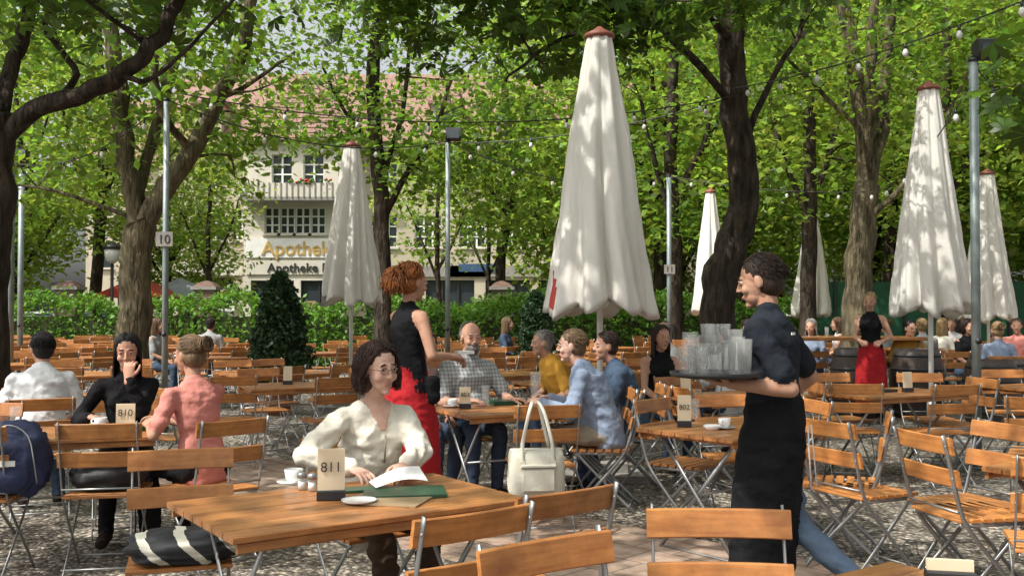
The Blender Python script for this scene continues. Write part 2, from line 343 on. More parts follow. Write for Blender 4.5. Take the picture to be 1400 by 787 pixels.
tree('added_shade_tree',[([G(1172,d),P(1172,460,d),P(1174,380,d),P(1180,300,d),P(1186,250,d)],.25,.21),
 ([P(1184,265,d),P(1180,170,d),P(1168,80,d),P(1150,-40,d),P(1146,-90,d)],.15,.09),([P(1186,262,d),P(1206,180,d+.2),P(1214,80,d+.3),P(1232,-60,d+.3)],.14,.08),
 ([P(1186,250,d),P(1192,150,d-.4),P(1195,40,d-.5),P(1200,-60,d-.5)],.10,.07),
 ([P(1184,300,d),P(1225,265,d-.3),P(1280,190,d-.5),P(1330,90,d-.8)],.06,.02),([P(1180,180,d),P(1110,110,d),P(1060,60,d)],.05,.02)],
 [((5.8,16.8,7.1),(3.0,2.6,2.0),110),((8.4,16,5.6),(2.6,2,1.8),60),((3.9,16.5,5.6),(1.6,1.5,.9),28)],bark='bark_moss',per=32,spread=.36,seed=5,lsize=.15)
# tree standing off to the right whose branch hangs into view
tree('added_shade_tree',[([(6.6,6.2,-.05),(6.55,6.2,2),(6.5,6.2,3.4),(6.4,6.2,5)],.2,.14),([(6.5,6.2,3.0),(5.4,6.3,3.3),(4.2,6.4,3.1),(3.45,6.5,2.75)],.06,.012)],
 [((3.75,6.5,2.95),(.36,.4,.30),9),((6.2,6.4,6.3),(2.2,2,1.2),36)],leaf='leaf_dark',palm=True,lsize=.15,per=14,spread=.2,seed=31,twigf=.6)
for (px,d,r,lean,sd) in ((925,24,.2,-8,6),(1103,22,.19,6,7),(1216,28,.22,4,8),(680,31,.18,20,9),(1300,24,.2,-10,11),(130,31,.2,10,13),(1010,29,.2,5,15)):
    tree('added_shade_tree',[([G(px,d),P(px+lean*.3,350,d),P(px+lean,250,d),P(px+lean*.5,120,d),P(px,0,d),P(px,-60,d)],r,r*.45),
     ([P(px+lean*.9,280,d),P(px+35,200,d),P(px+60,110,d)],r*.45,r*.2),([P(px+lean*.9,300,d),P(px-30,220,d),P(px-50,130,d)],r*.4,r*.2)],
     [((gx(px,d),d,8.0),(3.0,2.6,3.4),90),((gx(px,d)+.5,d-.5,4.6),(2.6,1.8,1.4),32)],leaf='leaf_far' if sd%2 else 'leaf',per=30,spread=.45,seed=sd,lsize=.2,seg=8,twigf=.3)
# small street trees in front of the building
for (px,d,zc,rx_,rz_,n_,sd) in ((598,30,4.6,1.9,1.9,70,21),(285,30,4.5,1.3,1.7,42,22),(770,31,5.0,2.0,2.0,70,23),(668,33,5.4,1.6,1.3,40,24)):
    x=gx(px,d); tree('linden_tree',[([(x,d,-.05),(x+.05,d,1.5),(x,d,3),(x,d,zc+.8)],.11,.05),([(x,d,2.6),(x+.6,d,3.8),(x+.9,d,4.8)],.05,.02),([(x,d,2.4),(x-.5,d,3.6),(x-.9,d,4.6)],.05,.02)],
     [((x,d,zc),(rx_,rx_,rz_),n_)],leaf='leaf_far',per=30,spread=.35,seed=sd,lsize=.17,seg=8,twigf=.4)
protos=[]
for k in range(3):
    rng=np.random.default_rng(40+k); pts=[]
    for c,r,n in (((0,0,8.5),(4,3.6,5),210),((rng.normal(),rng.normal(),4.6),(3.4,3,2.6),110)): pts.append(crown_pts(c,r,n,28,.5,rng)[1])
    lm=leafmesh('far_tree_foliage',np.concatenate(pts),.28,'leaf_far',rng=rng,make=False)
    mb=MB(); mb.loft([(0,0,-.1),(.1,0,2),(0,.1,4),(.3,0,7),(0,0,11)],[.28,.22,.2,.14,.05],'bark',8,fn=barkfn(k,.15))
    for q in range(6):
        a=q*1.05; mb.loft([(0,0,3+q*.4),(math.cos(a)*1.2,math.sin(a)*1.2,5+q*.5),(math.cos(a)*2.4,math.sin(a)*2.4,7+q*.6)],[.1,.07,.03],'bark',6)
    t=mb.obj('far_tree_trunk'); tm=t.data; bpy.data.objects.remove(t); protos.append((tm,lm))
far=[(-27,44),(-22,36),(-25,30),(-16.5,33),(-13.8,27.5),(-12.4,36),(2.5,39),(6,36),(9.5,40),(13,34),(17,38),(21,33),(11,30),(16,29),(20,27),(25,36),(13,48),(19,48),(4.5,30.5),(-31,38),(31,44),(14,24.5),(-12,58)]
for i,(x,y) in enumerate(far):
    e=empty('linden_tree',(x,y,0),i*1.7); s=random.uniform(.85,1.2)
    if x in(-13.8,-12.4): s=.72
    e.scale=(s,s,s*random.uniform(.9,1.15)); tm,lm=protos[i%3]; inst('trunk',tm,parent=e); inst('foliage',lm,parent=e)
for i,(x,y,z) in enumerate([(-5.5,1.5,6.8),(-2.2,4.5,7.2),(-7.5,6,7.2),(.8,.5,7),(2.2,5.8,7.4),(5.6,3.6,7.2),(-3.5,-3,7),(-1.9,7.6,7.7),(7.5,8.5,8)]):  # unseen trees added above the frame to throw dappled shade on the seating
    r=2.3; bx,by=x+(-1 if x<0 else 1)*1.2, y-1.5
    if by>0 and abs(bx)<by*.62: by=-1.5-.3*i; bx=x
    tree('added_shade_tree',[([(bx,by,-.05),(bx,by,2.5),(bx*.9+x*.1,by*.9+y*.1,4.5),(x,y,z-1)],.22,.14),([(x,y,z-1.2),(x+.5,y+.4,z),(x+.8,y+.6,z+1.2)],.1,.05)],
     [((x,y,z+.4),(r,r,1.2),28)],leaf='leaf',palm=False,lsize=.22,per=32,spread=.36,seed=60+i,seg=8,twigf=.3)
# ---------------------------------------------------------------- hedge, pillars, fence, conifers
def hedge(x0,x1,y,h,th=.9,dens=900,name='hedge'):
    L=x1-x0; e=empty(name,((x0+x1)/2,y,0)); mb=MB()
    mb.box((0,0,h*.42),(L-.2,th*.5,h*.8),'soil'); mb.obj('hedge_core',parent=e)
    n=int(L*dens); p=RNG.uniform(-1,1,(n,3)); p[:,0]*=L/2; sgn=RNG.random(n)
    hh=h*(1+.10*np.sin(p[:,0]*1.7)+.06*np.sin(p[:,0]*4.1))
    front=sgn<.5; p[:,1]=np.where(front,-th/2+RNG.normal(0,.09,n),p[:,1]*th/2); p[:,2]=np.where(front,RNG.uniform(.05,1,n)*hh,hh+RNG.normal(0,.1,n))
    leafmesh('hedge_leaves',p,.12,'leaf_hedge',parent=e,up=.5)
for x0,x1 in ((-17,-7.9),(-7.9,-.6),(-.6,7.6)): hedge(x0,x1,25.2,1.6)
hedge(-3.2,2.2,24.0,1.5,1.1)
for px in (95,283,686):
    mb=MB(); mb.box((0,0,1.0),(.55,.55,2.0),'brick')
    for q in range(13): mb.box((0,0,.15+q*.15),(.556,.556,.012),'stone')
    mb.box((0,0,2.04),(.66,.66,.08),'stone'); mb.lathe([(.42,0),(.26,.1),(.05,.16)],(0,0,2.08),'brick',4,Matrix.Rotation(rad(45),4,'Z'),False); mb.obj('brick_pillar',(gx(px,26.3),26.3,0))
mb=MB()
for i in range(24): mb.box((i*.9,0,1.1),(.86,.03,2.2),'greenfence'); mb.box((i*.9-.45,-.04,1.15),(.05,.05,2.35),'dark')
mb.obj('green_fence',(7.9,25.8,0))
def conifer(x,y,h,r,seed):
    e=empty('potted_conifer',(x,y,0)); mb=MB(); mb.lathe([(.16,0),(.2,.28),(.22,.3),(.22,.34),(.18,.34)],(0,0,0),'terracotta'); mb.loft([(0,0,.3),(0,0,h*.8)],[.04,.02],'bark',6); mb.obj('pot',parent=e)
    rng=np.random.default_rng(seed); n=9000; t=rng.random(n)**.8; a=rng.uniform(0,6.283,n)
    rr=r*(np.minimum(1,t*6)*(1-t)**.5)*(1+.16*np.sin(a*5+t*20)+.12*rng.normal(size=n))*rng.uniform(.55,1,n)**.4
    p=np.stack([rr*np.cos(a),rr*np.sin(a),.3+t*(h-.3)],1); leafmesh('conifer_foliage',p,.07,'leaf_conifer',parent=e,up=.2,rng=rng)
conifer(gx(383,14.2),14.2,2.0,.46,1); conifer(gx(733,17),17,1.78,.36,2)
# ---------------------------------------------------------------- building
def building():
    e=empty('pharmacy_building',(0,45,0)); mb=MB(); Y=0
    def facade(x0,x1,z0,z1,y,ops,mat):
        xs=sorted({x0,x1,*[o[0] for o in ops],*[o[1] for o in ops]}); zs=sorted({z0,z1,*[o[2] for o in ops],*[o[3] for o in ops]})
        for i in range(len(xs)-1):
            for j in range(len(zs)-1):
                cx=(xs[i]+xs[i+1])/2; cz=(zs[j]+zs[j+1])/2
                if any(o[0]<cx<o[1] and o[2]<cz<o[3] for o in ops): continue
                mb.box((cx,y+.15,cz),(xs[i+1]-xs[i],.3,zs[j+1]-zs[j]),mat)
    def window(x0,x1,z0,z1,y,nx=2,nz=2,fr='white'):
        mb.box(((x0+x1)/2,y+.2,(z0+z1)/2),(x1-x0,.02,z1-z0),'winglass')
        for i in range(nx+1): mb.box((x0+(x1-x0)*i/nx,y+.15,(z0+z1)/2),(.08,.07,z1-z0),fr)
        for j in range(nz+1): mb.box(((x0+x1)/2,y+.143,z0+(z1-z0)*j/nz),(x1-x0,.06,.06),fr)
        mb.box(((x0+x1)/2,y-.04,z0-.05),(x1-x0+.2,.14,.1),'facade_white')
    shops=[(-14.6,-12.6,.5,2.9),(-1.2,.8,.4,2.8),(1.2,3.4,.4,2.8),(4.0,6.5,.4,2.8),(-6.6,-4.4,.4,2.8),(-3.9,-1.7,.4,2.8)]
    wins=[(-14.3,-13.0,4.6,6.0),(-12.7,-12.0,4.6,6.0)]+[(x,x+1.2,4.3,5.7) for x in (-6.4,-4.4,-2.4,-.4,1.6,3.6,5.6)]+[(x,x+1.1,6.9,8.1) for x in (-14.2,-6.3,-4.3,-2.3,-.3,1.7,3.7,5.7)]
    facade(-16,9,0,8.7,Y,shops+wins,'facade')
    for o in shops: window(*o,Y,3,1,'dark')
    for o in wins: window(*o,Y,3,3)
    b0,b1=-11.8,-7.4; by=Y-1.2
    bs=[(-11.5,-9.6,.5,2.75),(-9.3,-7.7,.1,2.75)]; bw=[(-10.9+i*.68,-10.9+i*.68+.62,4.82,5.95) for i in range(4)]; bt=[(-10.6,-9.7,7.0,8.3),(-9.2,-8.3,7.0,8.3)]
    facade(b0,b1,0,8.9,by,bs+bw+bt,'facade_white')
    for o in bs: window(*o,by,2,1,'dark')
    for o in bw: window(*o,by,2,3)
    for o in bt: window(*o,by,2,3)
    for x in (b0-.001,b1+.001): mb.box((x,by+.75,4.45),(.3,.88,8.9),'facade')
    mb.box((-9.6,by-.5,6.25),(4.4,1.0,.14),'stone')
    mb.box((-9.6,by-.98,6.62),(4.4,.05,.6),'facade_white')
    for i in range(18): mb.box((-11.7+i*.247,by-1.02,6.62),(.05,.04,.66),'stone')
    for i in range(26): mb.ell((random.uniform(-9.6,-7.8),by-1.03,6.98+random.uniform(-.08,.1)),(.07,.07,.06),'red' if random.random()<.3 else 'leaf_hedge',seg=6,rings=4)
    mb.box((-3.5,-.18,8.78),(25.6,.5,.22),'facade_white')
    z0,z1=8.9,13.2; mb.add([(-16.4,-.6,z0),(9.4,-.6,z0),(9.4,4.5,z1),(-16.4,4.5,z1),(9.4,9.5,z0),(-16.4,9.5,z0)],[(0,1,2,3),(3,2,4,5),(0,3,5),(1,4,2)],'rooftile')
    mb.add([(b0-.35,by-.4,8.9),(b1+.35,by-.4,8.9),(-9.6,1.2,12.6),(b0-.35,4,8.9),(b1+.35,4,8.9),(-9.6,4,12.6)],[(0,1,2),(0,2,5,3),(1,4,5,2)],'rooftile')
    for r_ in range(14):
        z_=8.98+r_*.26; f=(12.6-z_)/3.7; mb.box((-9.6,by-.4+2.8*(1-f)-.02,z_),(5.1*f,.03,.04),'brick')
    for x in (-13.8,-3,1,5): mb.box((x,.9,10.1),(1.3,2.0,1.3),'facade'); mb.box((x,-.12,10.15),(.9,.04,.9),'winglass'); mb.box((x,.85,10.82),(1.6,2.3,.14),'rooftile')
    mb.box((-3.5,9.0,4.3),(24.9,.3,8.6),'facade')
    for x in (-15.85,8.85): mb.box((x,4.6,4.3),(.28,8.5,8.6),'facade')
    mb.box((-9.6,by-.06,4.17),(4.2,.06,.84),'white'); mb.box((-9.6,by-.05,3.32),(4.2,.05,.62),'facade_white')
    mb.box((-13.6,-.06,3.3),(3.2,.08,.6),'facade_white'); mb.box((2,-.06,3.2),(10,.1,.5),'stone'); mb.box((-4,-.06,3.2),(5.6,.1,.5),'stone')
    mb.box((-1.6,-.13,3.35),(1.6,.06,.35),'car_blue'); mb.box((2.1,-.13,3.3),(1.6,.06,.3),'white')
    mb.box((-12.9,-.35,1.9),(.9,.06,1.1),'paper'); mb.box((-12.9,-.39,2.05),(.5,.02,.5),'red'); mb.box((-10.8,by-.01,1.4),(.6,.03,.9),'paper'); mb.box((-8.9,by+.17,1.5),(.5,.03,.7),'menu_tan')
    mb.obj('building_shell',parent=e)
    text('Apotheke','sign_gold',.86,(-11.0,by-.11,3.87),(rad(90),0,0),'gold',e,'LEFT',.02,.008)
    text('Apotheke D','sign_black',.56,(-10.75,by-.1,3.12),(rad(90),0,0),'text_black',e,'LEFT',.02,.006)
building()
def house2():
    e=empty('background_house',(gx(330,62),62,0)); mb=MB(); mb.box((0,0,5),(16,8,10),'facade')
    for x in range(-7,8,2):
        for z in (4.6,7.6): mb.box((x,-4.03,z),(1,.06,1.4),'winglass'); mb.box((x,-4.07,z),(.08,.05,1.4),'white'); mb.box((x,-4.1,z-.75),(1.3,.1,.1),'facade_white')
    mb.add([(-8.4,-4.5,10),(8.4,-4.5,10),(8.4,0,14.5),(-8.4,0,14.5),(8.4,4.5,10),(-8.4,4.5,10)],[(0,1,2,3),(3,2,4,5),(0,3,5),(1,4,2)],'rooftile'); mb.obj('house_shell',parent=e)
house2()
def car(x,y,mat,rz=0):
    mb=MB(); prof=[(-2.0,.35),(-2.02,.75),(-1.5,.9),(-.9,1.0),(-.35,1.4),(.9,1.43),(1.6,1.0),(1.98,.92),(2.02,.4)]
    n=len(prof); w=.82
    vs=[(a,-w*(1 if b<1.05 else .82),b) for a,b in prof]+[(a,w*(1 if b<1.05 else .82),b) for a,b in prof]
    mb.add(vs,[tuple(range(n)),tuple(range(2*n-1,n-1,-1))]+[(i,n+i,n+(i+1)%n,(i+1)%n) for i in range(n)],mat)
    for sd in (-1,1): mb.add([(-.75,sd*.79,1.03),(1.4,sd*.79,1.03),(.85,sd*.70,1.37),(-.3,sd*.70,1.35)],[(0,1,2,3)],'winglass')
    for x0 in (-1.25,1.25):
        for sd in (-1,1): mb.lathe([(.3,-.1),(.31,0),(.3,.1)],(0,0,0),'tire',18,Matrix.Translation((x0,sd*.74,.31))@Matrix.Rotation(rad(90),4,'X'))
    mb.obj('parked_car',(x,y,0),rz)
car(gx(45,31),31,'car_silver'); car(gx(130,32),32.5,'car_blue'); car(gx(270,34),34,'car_silver')
for px,y,mt in ((222,31,'red'),(254,32.5,'tent_grey')):
    mb=MB()
    for x in (-1.1,1.1):
        for y2 in (-1.1,1.1): mb.loft([(x,y2,0),(x,y2,1.9)],[.03,.03],'steel',6)
    mb.lathe([(1.6,1.85),(.9,2.15),(.05,2.5)],(0,0,0),mt,4,Matrix.Rotation(rad(45),4,'Z'),False); mb.obj('market_tent',(gx(px,33),y,0))
mb=MB(); mb.loft([(0,0,0),(0,0,2.75)],[.06,.045],'dark',8); mb.lathe([(.06,0),(.18,.1),(.22,.36),(.15,.42),(.02,.5)],(0,0,2.75),'bulb',12); mb.lathe([(.26,0),(.2,.1),(.03,.2)],(0,0,3.15),'dark',12); mb.obj('street_lamp',(gx(153,27.5),27.5,0))
# ---------------------------------------------------------------- umbrellas
def umbrella(px,ytop,ybot,d,wb,wt,seed,flag=False):
    zt=gz(ytop,d); zb=gz(ybot,d); x=gx(px,d); R1=wb*d/FOC/2; R0=wt*d/FOC/2; mb=MB(); n=40; seg=112; vs=[];fs=[]
    rnd=random.Random(seed); ph=[rnd.uniform(0,6.28) for _ in range(8)]
    for i in range(n+1):
        t=i/n; z=zt-(zt-zb)*t; base=R0+(R1-R0)*(t**.9)
        for k in range(seg):
            a=2*math.pi*k/seg+.25*math.sin(t*2+ph[0])
            fold=abs(math.sin(a*4+ph[1]))**.7; f2=math.sin(a*11+ph[2]+t*3); f3=math.sin(a*19+ph[3]-t*4)
            A=.10+.20*t
            r=base*(1-A+A*1.25*fold+(.05*f2+.035*f3)*(.4+t)+.07*noise.noise(V((math.cos(a)*2,math.sin(a)*2,t*4+seed)))+.03*noise.noise(V((math.cos(a)*7,math.sin(a)*7,t*14+seed))))
            zz=z-(.05*math.sin(a*8+ph[4])+.04*math.sin(a*3+ph[5]))*t**6
            aa=2*math.pi*k/seg
            vs.append((r*math.cos(aa),r*math.sin(aa),zz))
    for k in range(seg): p=vs[n*seg+k]; vs.append((p[0]*.6,p[1]*.6,p[2]+.10))
    for i in range(n+1):
        for k in range(seg): k2=(k+1)%seg; fs.append((i*seg+k,(i+1)*seg+k,(i+1)*seg+k2,i*seg+k2))
    mats=['canvas']*len(fs)
    if flag:
        for i in range(34,39):
            for k in range(int(seg*.525),int(seg*.525)+2+(i-33)*1): mats[i*seg+k]='red'
    mb.v.extend(vs); mb.f.extend(fs); mb.m.extend(mats); mb.sm.extend([True]*len(fs))
    mb.lathe([(R0*.9,-.02),(R0*1.25,.0),(R0*1.2,.03),(R0*.5,.07),(.02,.10)],(0,0,zt),'cap_red',16)
    mb.loft([(0,0,.02),(0,0,zt-.1)],[.028,.028],'white',10)
    mb.box((0,0,.03),(.8,.8,.06),'stone'); mb.box((0,0,.10),(.45,.45,.08),'stone'); mb.lathe([(.05,0),(.05,.35)],(0,0,.14),'steel',10)
    mb.obj('closed_parasol',(x,d,0),0)
umbrella(820,50,425,9.0,144,34,1,True); umbrella(480,200,413,15,80,20,2); umbrella(1272,122,426,11.2,98,26,3)
umbrella(1351,238,436,18,66,18,4); umbrella(972,263,426,21,50,13,5); umbrella(1110,284,430,24.3,50,12,6)
# ---------------------------------------------------------------- poles + string lights
def pole(px,ytop,d,r,flood=None,sign=None):
    h=gz(ytop,d); mb=MB(); mb.loft([(0,0,0),(0,0,h)],[r,r],'pole_steel',12); mb.lathe([(.09,0),(.09,.02)],(0,0,0),'pole_steel',12); mb.lathe([(r*1.15,0),(r*1.15,.03)],(0,0,h-.02),'dark',10)
    if flood:
        mb.box((flood*.09,0,h+.02),(.2,.04,.03),'dark'); mb.box((flood*.12,-.02,h+.09),(.22,.16,.17),'dark',Matrix.Rotation(rad(-15),3,'X'),.02); mb.box((flood*.12,-.11,h+.08),(.18,.01,.12),'winglass',Matrix.Rotation(rad(-15),3,'X'))
    mb.loft([(0,-r,1.2),(0,-r-.02,1.2)],[.03,.03],'dark',8)
    o=mb.obj('light_pole',(gx(px,d),d,0))
    if sign:
        m2=MB(); m2.box((0,0,0),(.2,.012,.17),'stone'); m2.obj('sign_plate',(0,-r-.01,sign[1]),0,o); text(sign[0],'sign_number',.15,(0,-r-.02,sign[1]-.052),(rad(90),0,0),'text_black',o)
    return V((gx(px,d),d,h))
p10=pole(226,135,11.8,.036,None,('10',gz(327,11.8))); p612=pole(612,192,14.7,.036,.7); p915=pole(915,240,18.5,.045,None,('11',gz(368,18.5))); pR=pole(1334,80,9.4,.042,1)
pL=pole(14,222,14,.05,1); pL2=pole(28,235,18,.05)
def strand(name,a,b,sag,nb):
    a=V(a);b=V(b); mb=MB(); n=28; pts=[a.lerp(b,i/n)-V((0,0,sag*4*(i/n)*(1-i/n))) for i in range(n+1)]
    mb.loft(pts,[.008]*(n+1),'dark',5)
    for i in range(nb):
        t=(i+.5)/nb; p=a.lerp(b,t)-V((0,0,sag*4*t*(1-t))); mb.lathe([(.015,-.05),(.016,0)],p,'dark',8); mb.lathe([(.008,-.13),(.024,-.11),(.029,-.085),(.014,-.05)],p,'bulb',10)
    mb.obj(name)
strand('string_lights',P(236,125,11.8),P(1003,130,12.7),.35,8); strand('string_lights',P(1003,120,12.7),P(1450,-20,8),.1,7)
strand('string_lights',p612,p10,.3,5); strand('string_lights',p612,p915,.35,6); strand('string_lights',p915,P(1184,262,16.7),.1,4); strand('string_lights',P(1184,262,16.7),pR+V((0,0,-.2)),.3,5)
strand('string_lights',pL,p10,.3,4); strand('string_lights',P(1334,85,9.4),P(1500,250,9),.1,3); strand('string_lights',P(620,195,14.7),P(1010,130,12.8),.15,5)
# ---------------------------------------------------------------- furniture
def chair_mesh():
    mb=MB(); 
    for s in (-1,1):
        x=s*.205
        mb.loft(smooth_path([(x,-.29,.88),(x,-.25,.72),(x,-.20,.52),(x,-.14,.40),(x,.05,.18),(x,.2,.0)],3),[(.005,.0125)]*16,'steel',6,side=(1,0,0))
        x=s*.188
        mb.loft(smooth_path([(x,.19,.435),(x,.12,.36),(x,-.08,.16),(x,-.25,.0)],3),[(.005,.0125)]*10,'steel',6,side=(1,0,0))
        mb.loft([(x,-.19,.43),(x,.21,.43)],[(.005,.012)]*2,'steel',6,side=(1,0,0))
    for y,z in ((.155,.055),(-.20,.055),(-.21,.5)): mb.loft([(-.205,y,z),(.205,y,z)],[.006,.006],'steel',6)
    for i in range(7): mb.box((0,-.17+i*.062,.452),(.41,.048,.018),'wood',None,.004)
    for z,y in ((.825,-.262),(.665,-.225)):
        n=6; pr=[(-.009,-.040),(-.005,-.044),(.005,-.044),(.009,-.040),(.009,.040),(.005,.044),(-.005,.044),(-.009,.040)]; vs=[];fs=[]
        for i in range(n+1):
            x=-.225+.45*i/n; yy=y-.018*(1-(2*i/n-1)**2)
            for a,b in pr: vs.append((x,yy+a-b*.2+ .008,z+b))
        for i in range(n):
            for k in range(8): k2=(k+1)%8; fs.append((i*8+k,(i+1)*8+k,(i+1)*8+k2,i*8+k2))
        fs+= [tuple(range(7,-1,-1)),tuple(range(n*8,n*8+8))]; mb.add(vs,fs,'wood')
        for s in (-1,1): mb.ell((s*.205,y-.018,z),(.008,.005,.008),'steel',seg=8,rings=5)
    o=mb.obj('folding_chair'); me=o.data; bpy.data.objects.remove(o); return me
def table_mesh():
    mb=MB(); L,W=1.2,.76
    for i in range(7): mb.box((0,-W/2+.055+i*(W-.11)/6,.738),(L-.005,.100,.024),'tabletop',None,.004)
    for s in (-1,1): mb.box((s*.5,0,.713),(.05,W-.06,.025),'wood'); 
    for s in (-1,1): mb.box((0,s*(W/2-.02),.708),(L-.04,.02,.034),'tabletop',None,.003)
    for s in (-1,1):
        x=s*.46
        for a in (-1,1): mb.loft([(x+a*.008,a*.30,.0),(x+a*.008,-a*.28,.70)],[(.006,.014)]*2,'steel',6,side=(1,0,0))
        mb.loft([(x,-.3,.01),(x,.3,.01)],[.006,.006],'steel',5)
    mb.loft([(-.46,0,.36),(.46,0,.36)],[.008,.008],'steel',6)
    o=mb.obj('folding_table'); me=o.data; bpy.data.objects.remove(o); return me
CH=chair_mesh(); TB=table_mesh()
def chair(x,y,face): inst('folding_chair',CH,(x,y,0),rad(face-90)); 
def chairb(bx,by,face): f=rad(face); chair(bx+.27*math.cos(f),by+.27*math.sin(f),face)
def table(x,y,a): inst('folding_table',TB,(x,y,0),rad(a))
table(-.64,3.93,35,); table(-2.78,6.05,20); table(.05,7.6,28); table(1.48,6.4,40); table(.85,2.33,35)
table(2.95,4.75,30); table(-2.05,9.9,25); table(1.95,8.7,30); table(3.4,9.0,25); table(5.3,9.7,20); table(-4.6,8.6,25); table(.7,10.3,30)
for c in ((.20,3.48,127),(-.11,3.12,127),(.09,2.74,-55),(.65,3.16,-93),(-1.49,4.5,-72),(-2.28,5.50,100),(-1.58,5.68,135),(.24,6.55,100),(2.09,5.1,12),(1.77,5.65,25),(2.72,5.5,200),(2.25,5.95,160),
          (-2.95,5.35,95),(.98,7.0,-40),(1.55,7.35,-80),(2.1,6.9,190),(.95,7.9,180),(1.35,8.05,20),(-2.6,9.3,110),(-1.6,9.2,120),(-2.7,10.6,-60),(-1.5,10.55,-80),(-1.1,10,190),
          (1.5,9.3,-60),(2.3,9.4,-80),(2.6,8.6,190),(2.9,8.4,80),(3.7,8.3,100),(3.1,9.8,-80),(4.3,9.1,190),(4.0,9.8,-90),(4.9,9.0,90),(5.6,9.0,100),(5.1,10.4,-90),(3.75,7.1,60),(2.35,4.2,70),(3.0,5.45,-80),
          (-4.0,8.2,160),(-4.9,9.3,-80),(-4.4,7.8,100),(-3.5,6.7,-90),(-2.9,8.0,60)): chairb(*c)
treespots=[(gx(186,13),13),(gx(988,13),13),(gx(1172,17),17),(gx(524,21),21),(gx(383,14.2),14.2),(gx(733,17),17),(gx(925,24),24),(gx(1103,22),22),(gx(480,15),15),(gx(612,14.7),14.7)]
y=11.6; row=0
while y<23.2:
    x=-.60*y+ (row%2)*.9
    while x<.60*y:
        jx=x+random.uniform(-.25,.25); jy=y+random.uniform(-.25,.25); x+=2.2
        if any((jx-a)**2+(jy-b)**2<.95 for a,b in treespots): continue
        if 3.9<jx<7.1 and 10.8<jy<15.2: continue
        if random.random()<.08: continue
        ta=30+random.uniform(-12,12); table(jx,jy,ta); ca,sa=math.cos(rad(ta)),math.sin(rad(ta))
        for (u,v,f) in ((-.3,-.62,90),(.3,-.62,90),(-.3,.62,-90),(.3,.62,-90)):
            if random.random()<.9: chair(jx+u*ca-v*sa+random.uniform(-.1,.1),jy+u*sa+v*ca+random.uniform(-.1,.1),f+ta+random.uniform(-14,14))
    y+=1.9; row+=1
def barrel(x,y,h=.82,r=.3):
    mb=MB(); prof=[(r*.78*1,0)]+[(r*(.80+.20*math.sin(math.pi*t/10)),h*t/10) for t in range(11)]+[(r*.74,h),(r*.74,h-.03)]
    mb.lathe(prof,(0,0,0),'oak_dark',28)
    for z in (.06,.22,.58,.74):
        t=z/.82; rr=r*(.80+.20*math.sin(math.pi*t))+.004; mb.lathe([(rr,-.02),(rr+.002,.02)],(0,0,z*h/.82),'dark',28)
    mb.obj('wooden_barrel',(x,y,0))
barrel(4.8,13.9,.95,.36); barrel(5.6,13.8,.95,.36); barrel(6.0,12.5,.86,.34); barrel(6.75,13.4,.84,.34)
mb=MB()
mb.box((0,0,1.06),(2.2,.7,.05),'tabletop',None,.006)
for x in (-1,1):
    for y in (-.28,.28): mb.loft([(x,y,0),(x,y,1.03)],[.02,.02],'steel',6)
mb.obj('high_table',(gx(1165,14.6),14.9,0),.1)
# ---------------------------------------------------------------- small table items
def numcard(x,y,z,rz,num,h=.15,w=.085,ts=.05):
    e=MB(); e.box((0,0,.02),(w*1.05,.05,.04),'dark',None,.004); e.box((0,.004,.04+h/2-.01),(w,.016,h),'card',Matrix.Rotation(rad(-6),3,'X'),.002)
    o=e.obj('table_number_card',(x,y,z),rz)
    if num: text(num,'card_number',ts,(0,-.0125,.03+h*.48),(rad(84),0,0),'text_black',o,extr=.0005)
TZ=.7505
def cup(x,y,z=TZ):
    mb=MB(); mb.lathe([(.03,0),(.07,.012),(.072,.015),(.03,.006)],(0,0,0),'porcelain',20); mb.lathe([(.022,.008),(.035,.03),(.04,.065),(.037,.065),(.033,.05)],(0,0,0),'porcelain',20); mb.lathe([(.001,.0),(.034,.001)],(0,0,.052),'coffee',16)
    mb.loft(smooth_path([(.037,0,.055),(.06,0,.05),(.06,0,.03),(.034,0,.025)],3),[.005]*10,'porcelain',6); mb.obj('coffee_cup',(x,y,z),random.uniform(0,6))
def glass(x,y,z,h=.13,r=.033,parent=None,fill=None):
    mb=MB(); mb.lathe([(r*.8,0),(r,h),(r-.002,h),(r*.8-.002,.01)],(0,0,0),'glass',14)
    if fill: mb.lathe([(r*.74,.012),(r*.9,h*.6)],(0,0,0),fill,12)
    return mb.obj('drinking_glass' if not parent else 'glass',(x,y,z),0,parent)
numcard(gx(455,3.95),3.93,TZ,rad(8),'811',.17,.105,.055); numcard(gx(173,6.1),6.1,TZ,rad(14),'810',.14,.11,.058); numcard(gx(636,7.5),7.5,TZ,rad(4),'803',.13,.085,.045); numcard(gx(935,6.35),6.35,TZ,rad(-8),'802',.17,.085,.045)
numcard(1.19,2.72,TZ,rad(-12),'',.04,.12); numcard(gx(394,9.9),9.9,TZ,0,''); numcard(gx(1240,9),9.0,TZ,.2,''); numcard(gx(940,8.5),8.6,TZ,.2,'')
def shaker(x,y):
    mb=MB(); mb.lathe([(.018,0),(.02,.05)],(0,0,0),'glass',12); mb.lathe([(.016,.003),(.017,.035)],(0,0,0),'paper',10); mb.lathe([(.021,.05),(.02,.068),(.008,.075)],(0,0,0),'steel',12); mb.obj('salt_shaker',(x,y,TZ))
shaker(gx(414,4.15),4.15); shaker(gx(428,4.12),4.12)
cup(gx(404,4.3),4.28)
mb=MB(); mb.lathe([(.03,0),(.065,.01),(.07,.016),(.062,.013)],(0,0,0),'porcelain',20); mb.obj('saucer',(gx(492,3.86),3.86,TZ))
def flat(name,x,y,rz,size,mat,z=TZ): mb=MB(); mb.box((0,0,size[2]/2),size,mat,None,0); return mb.obj(name,(x,y,z+.001),rz)
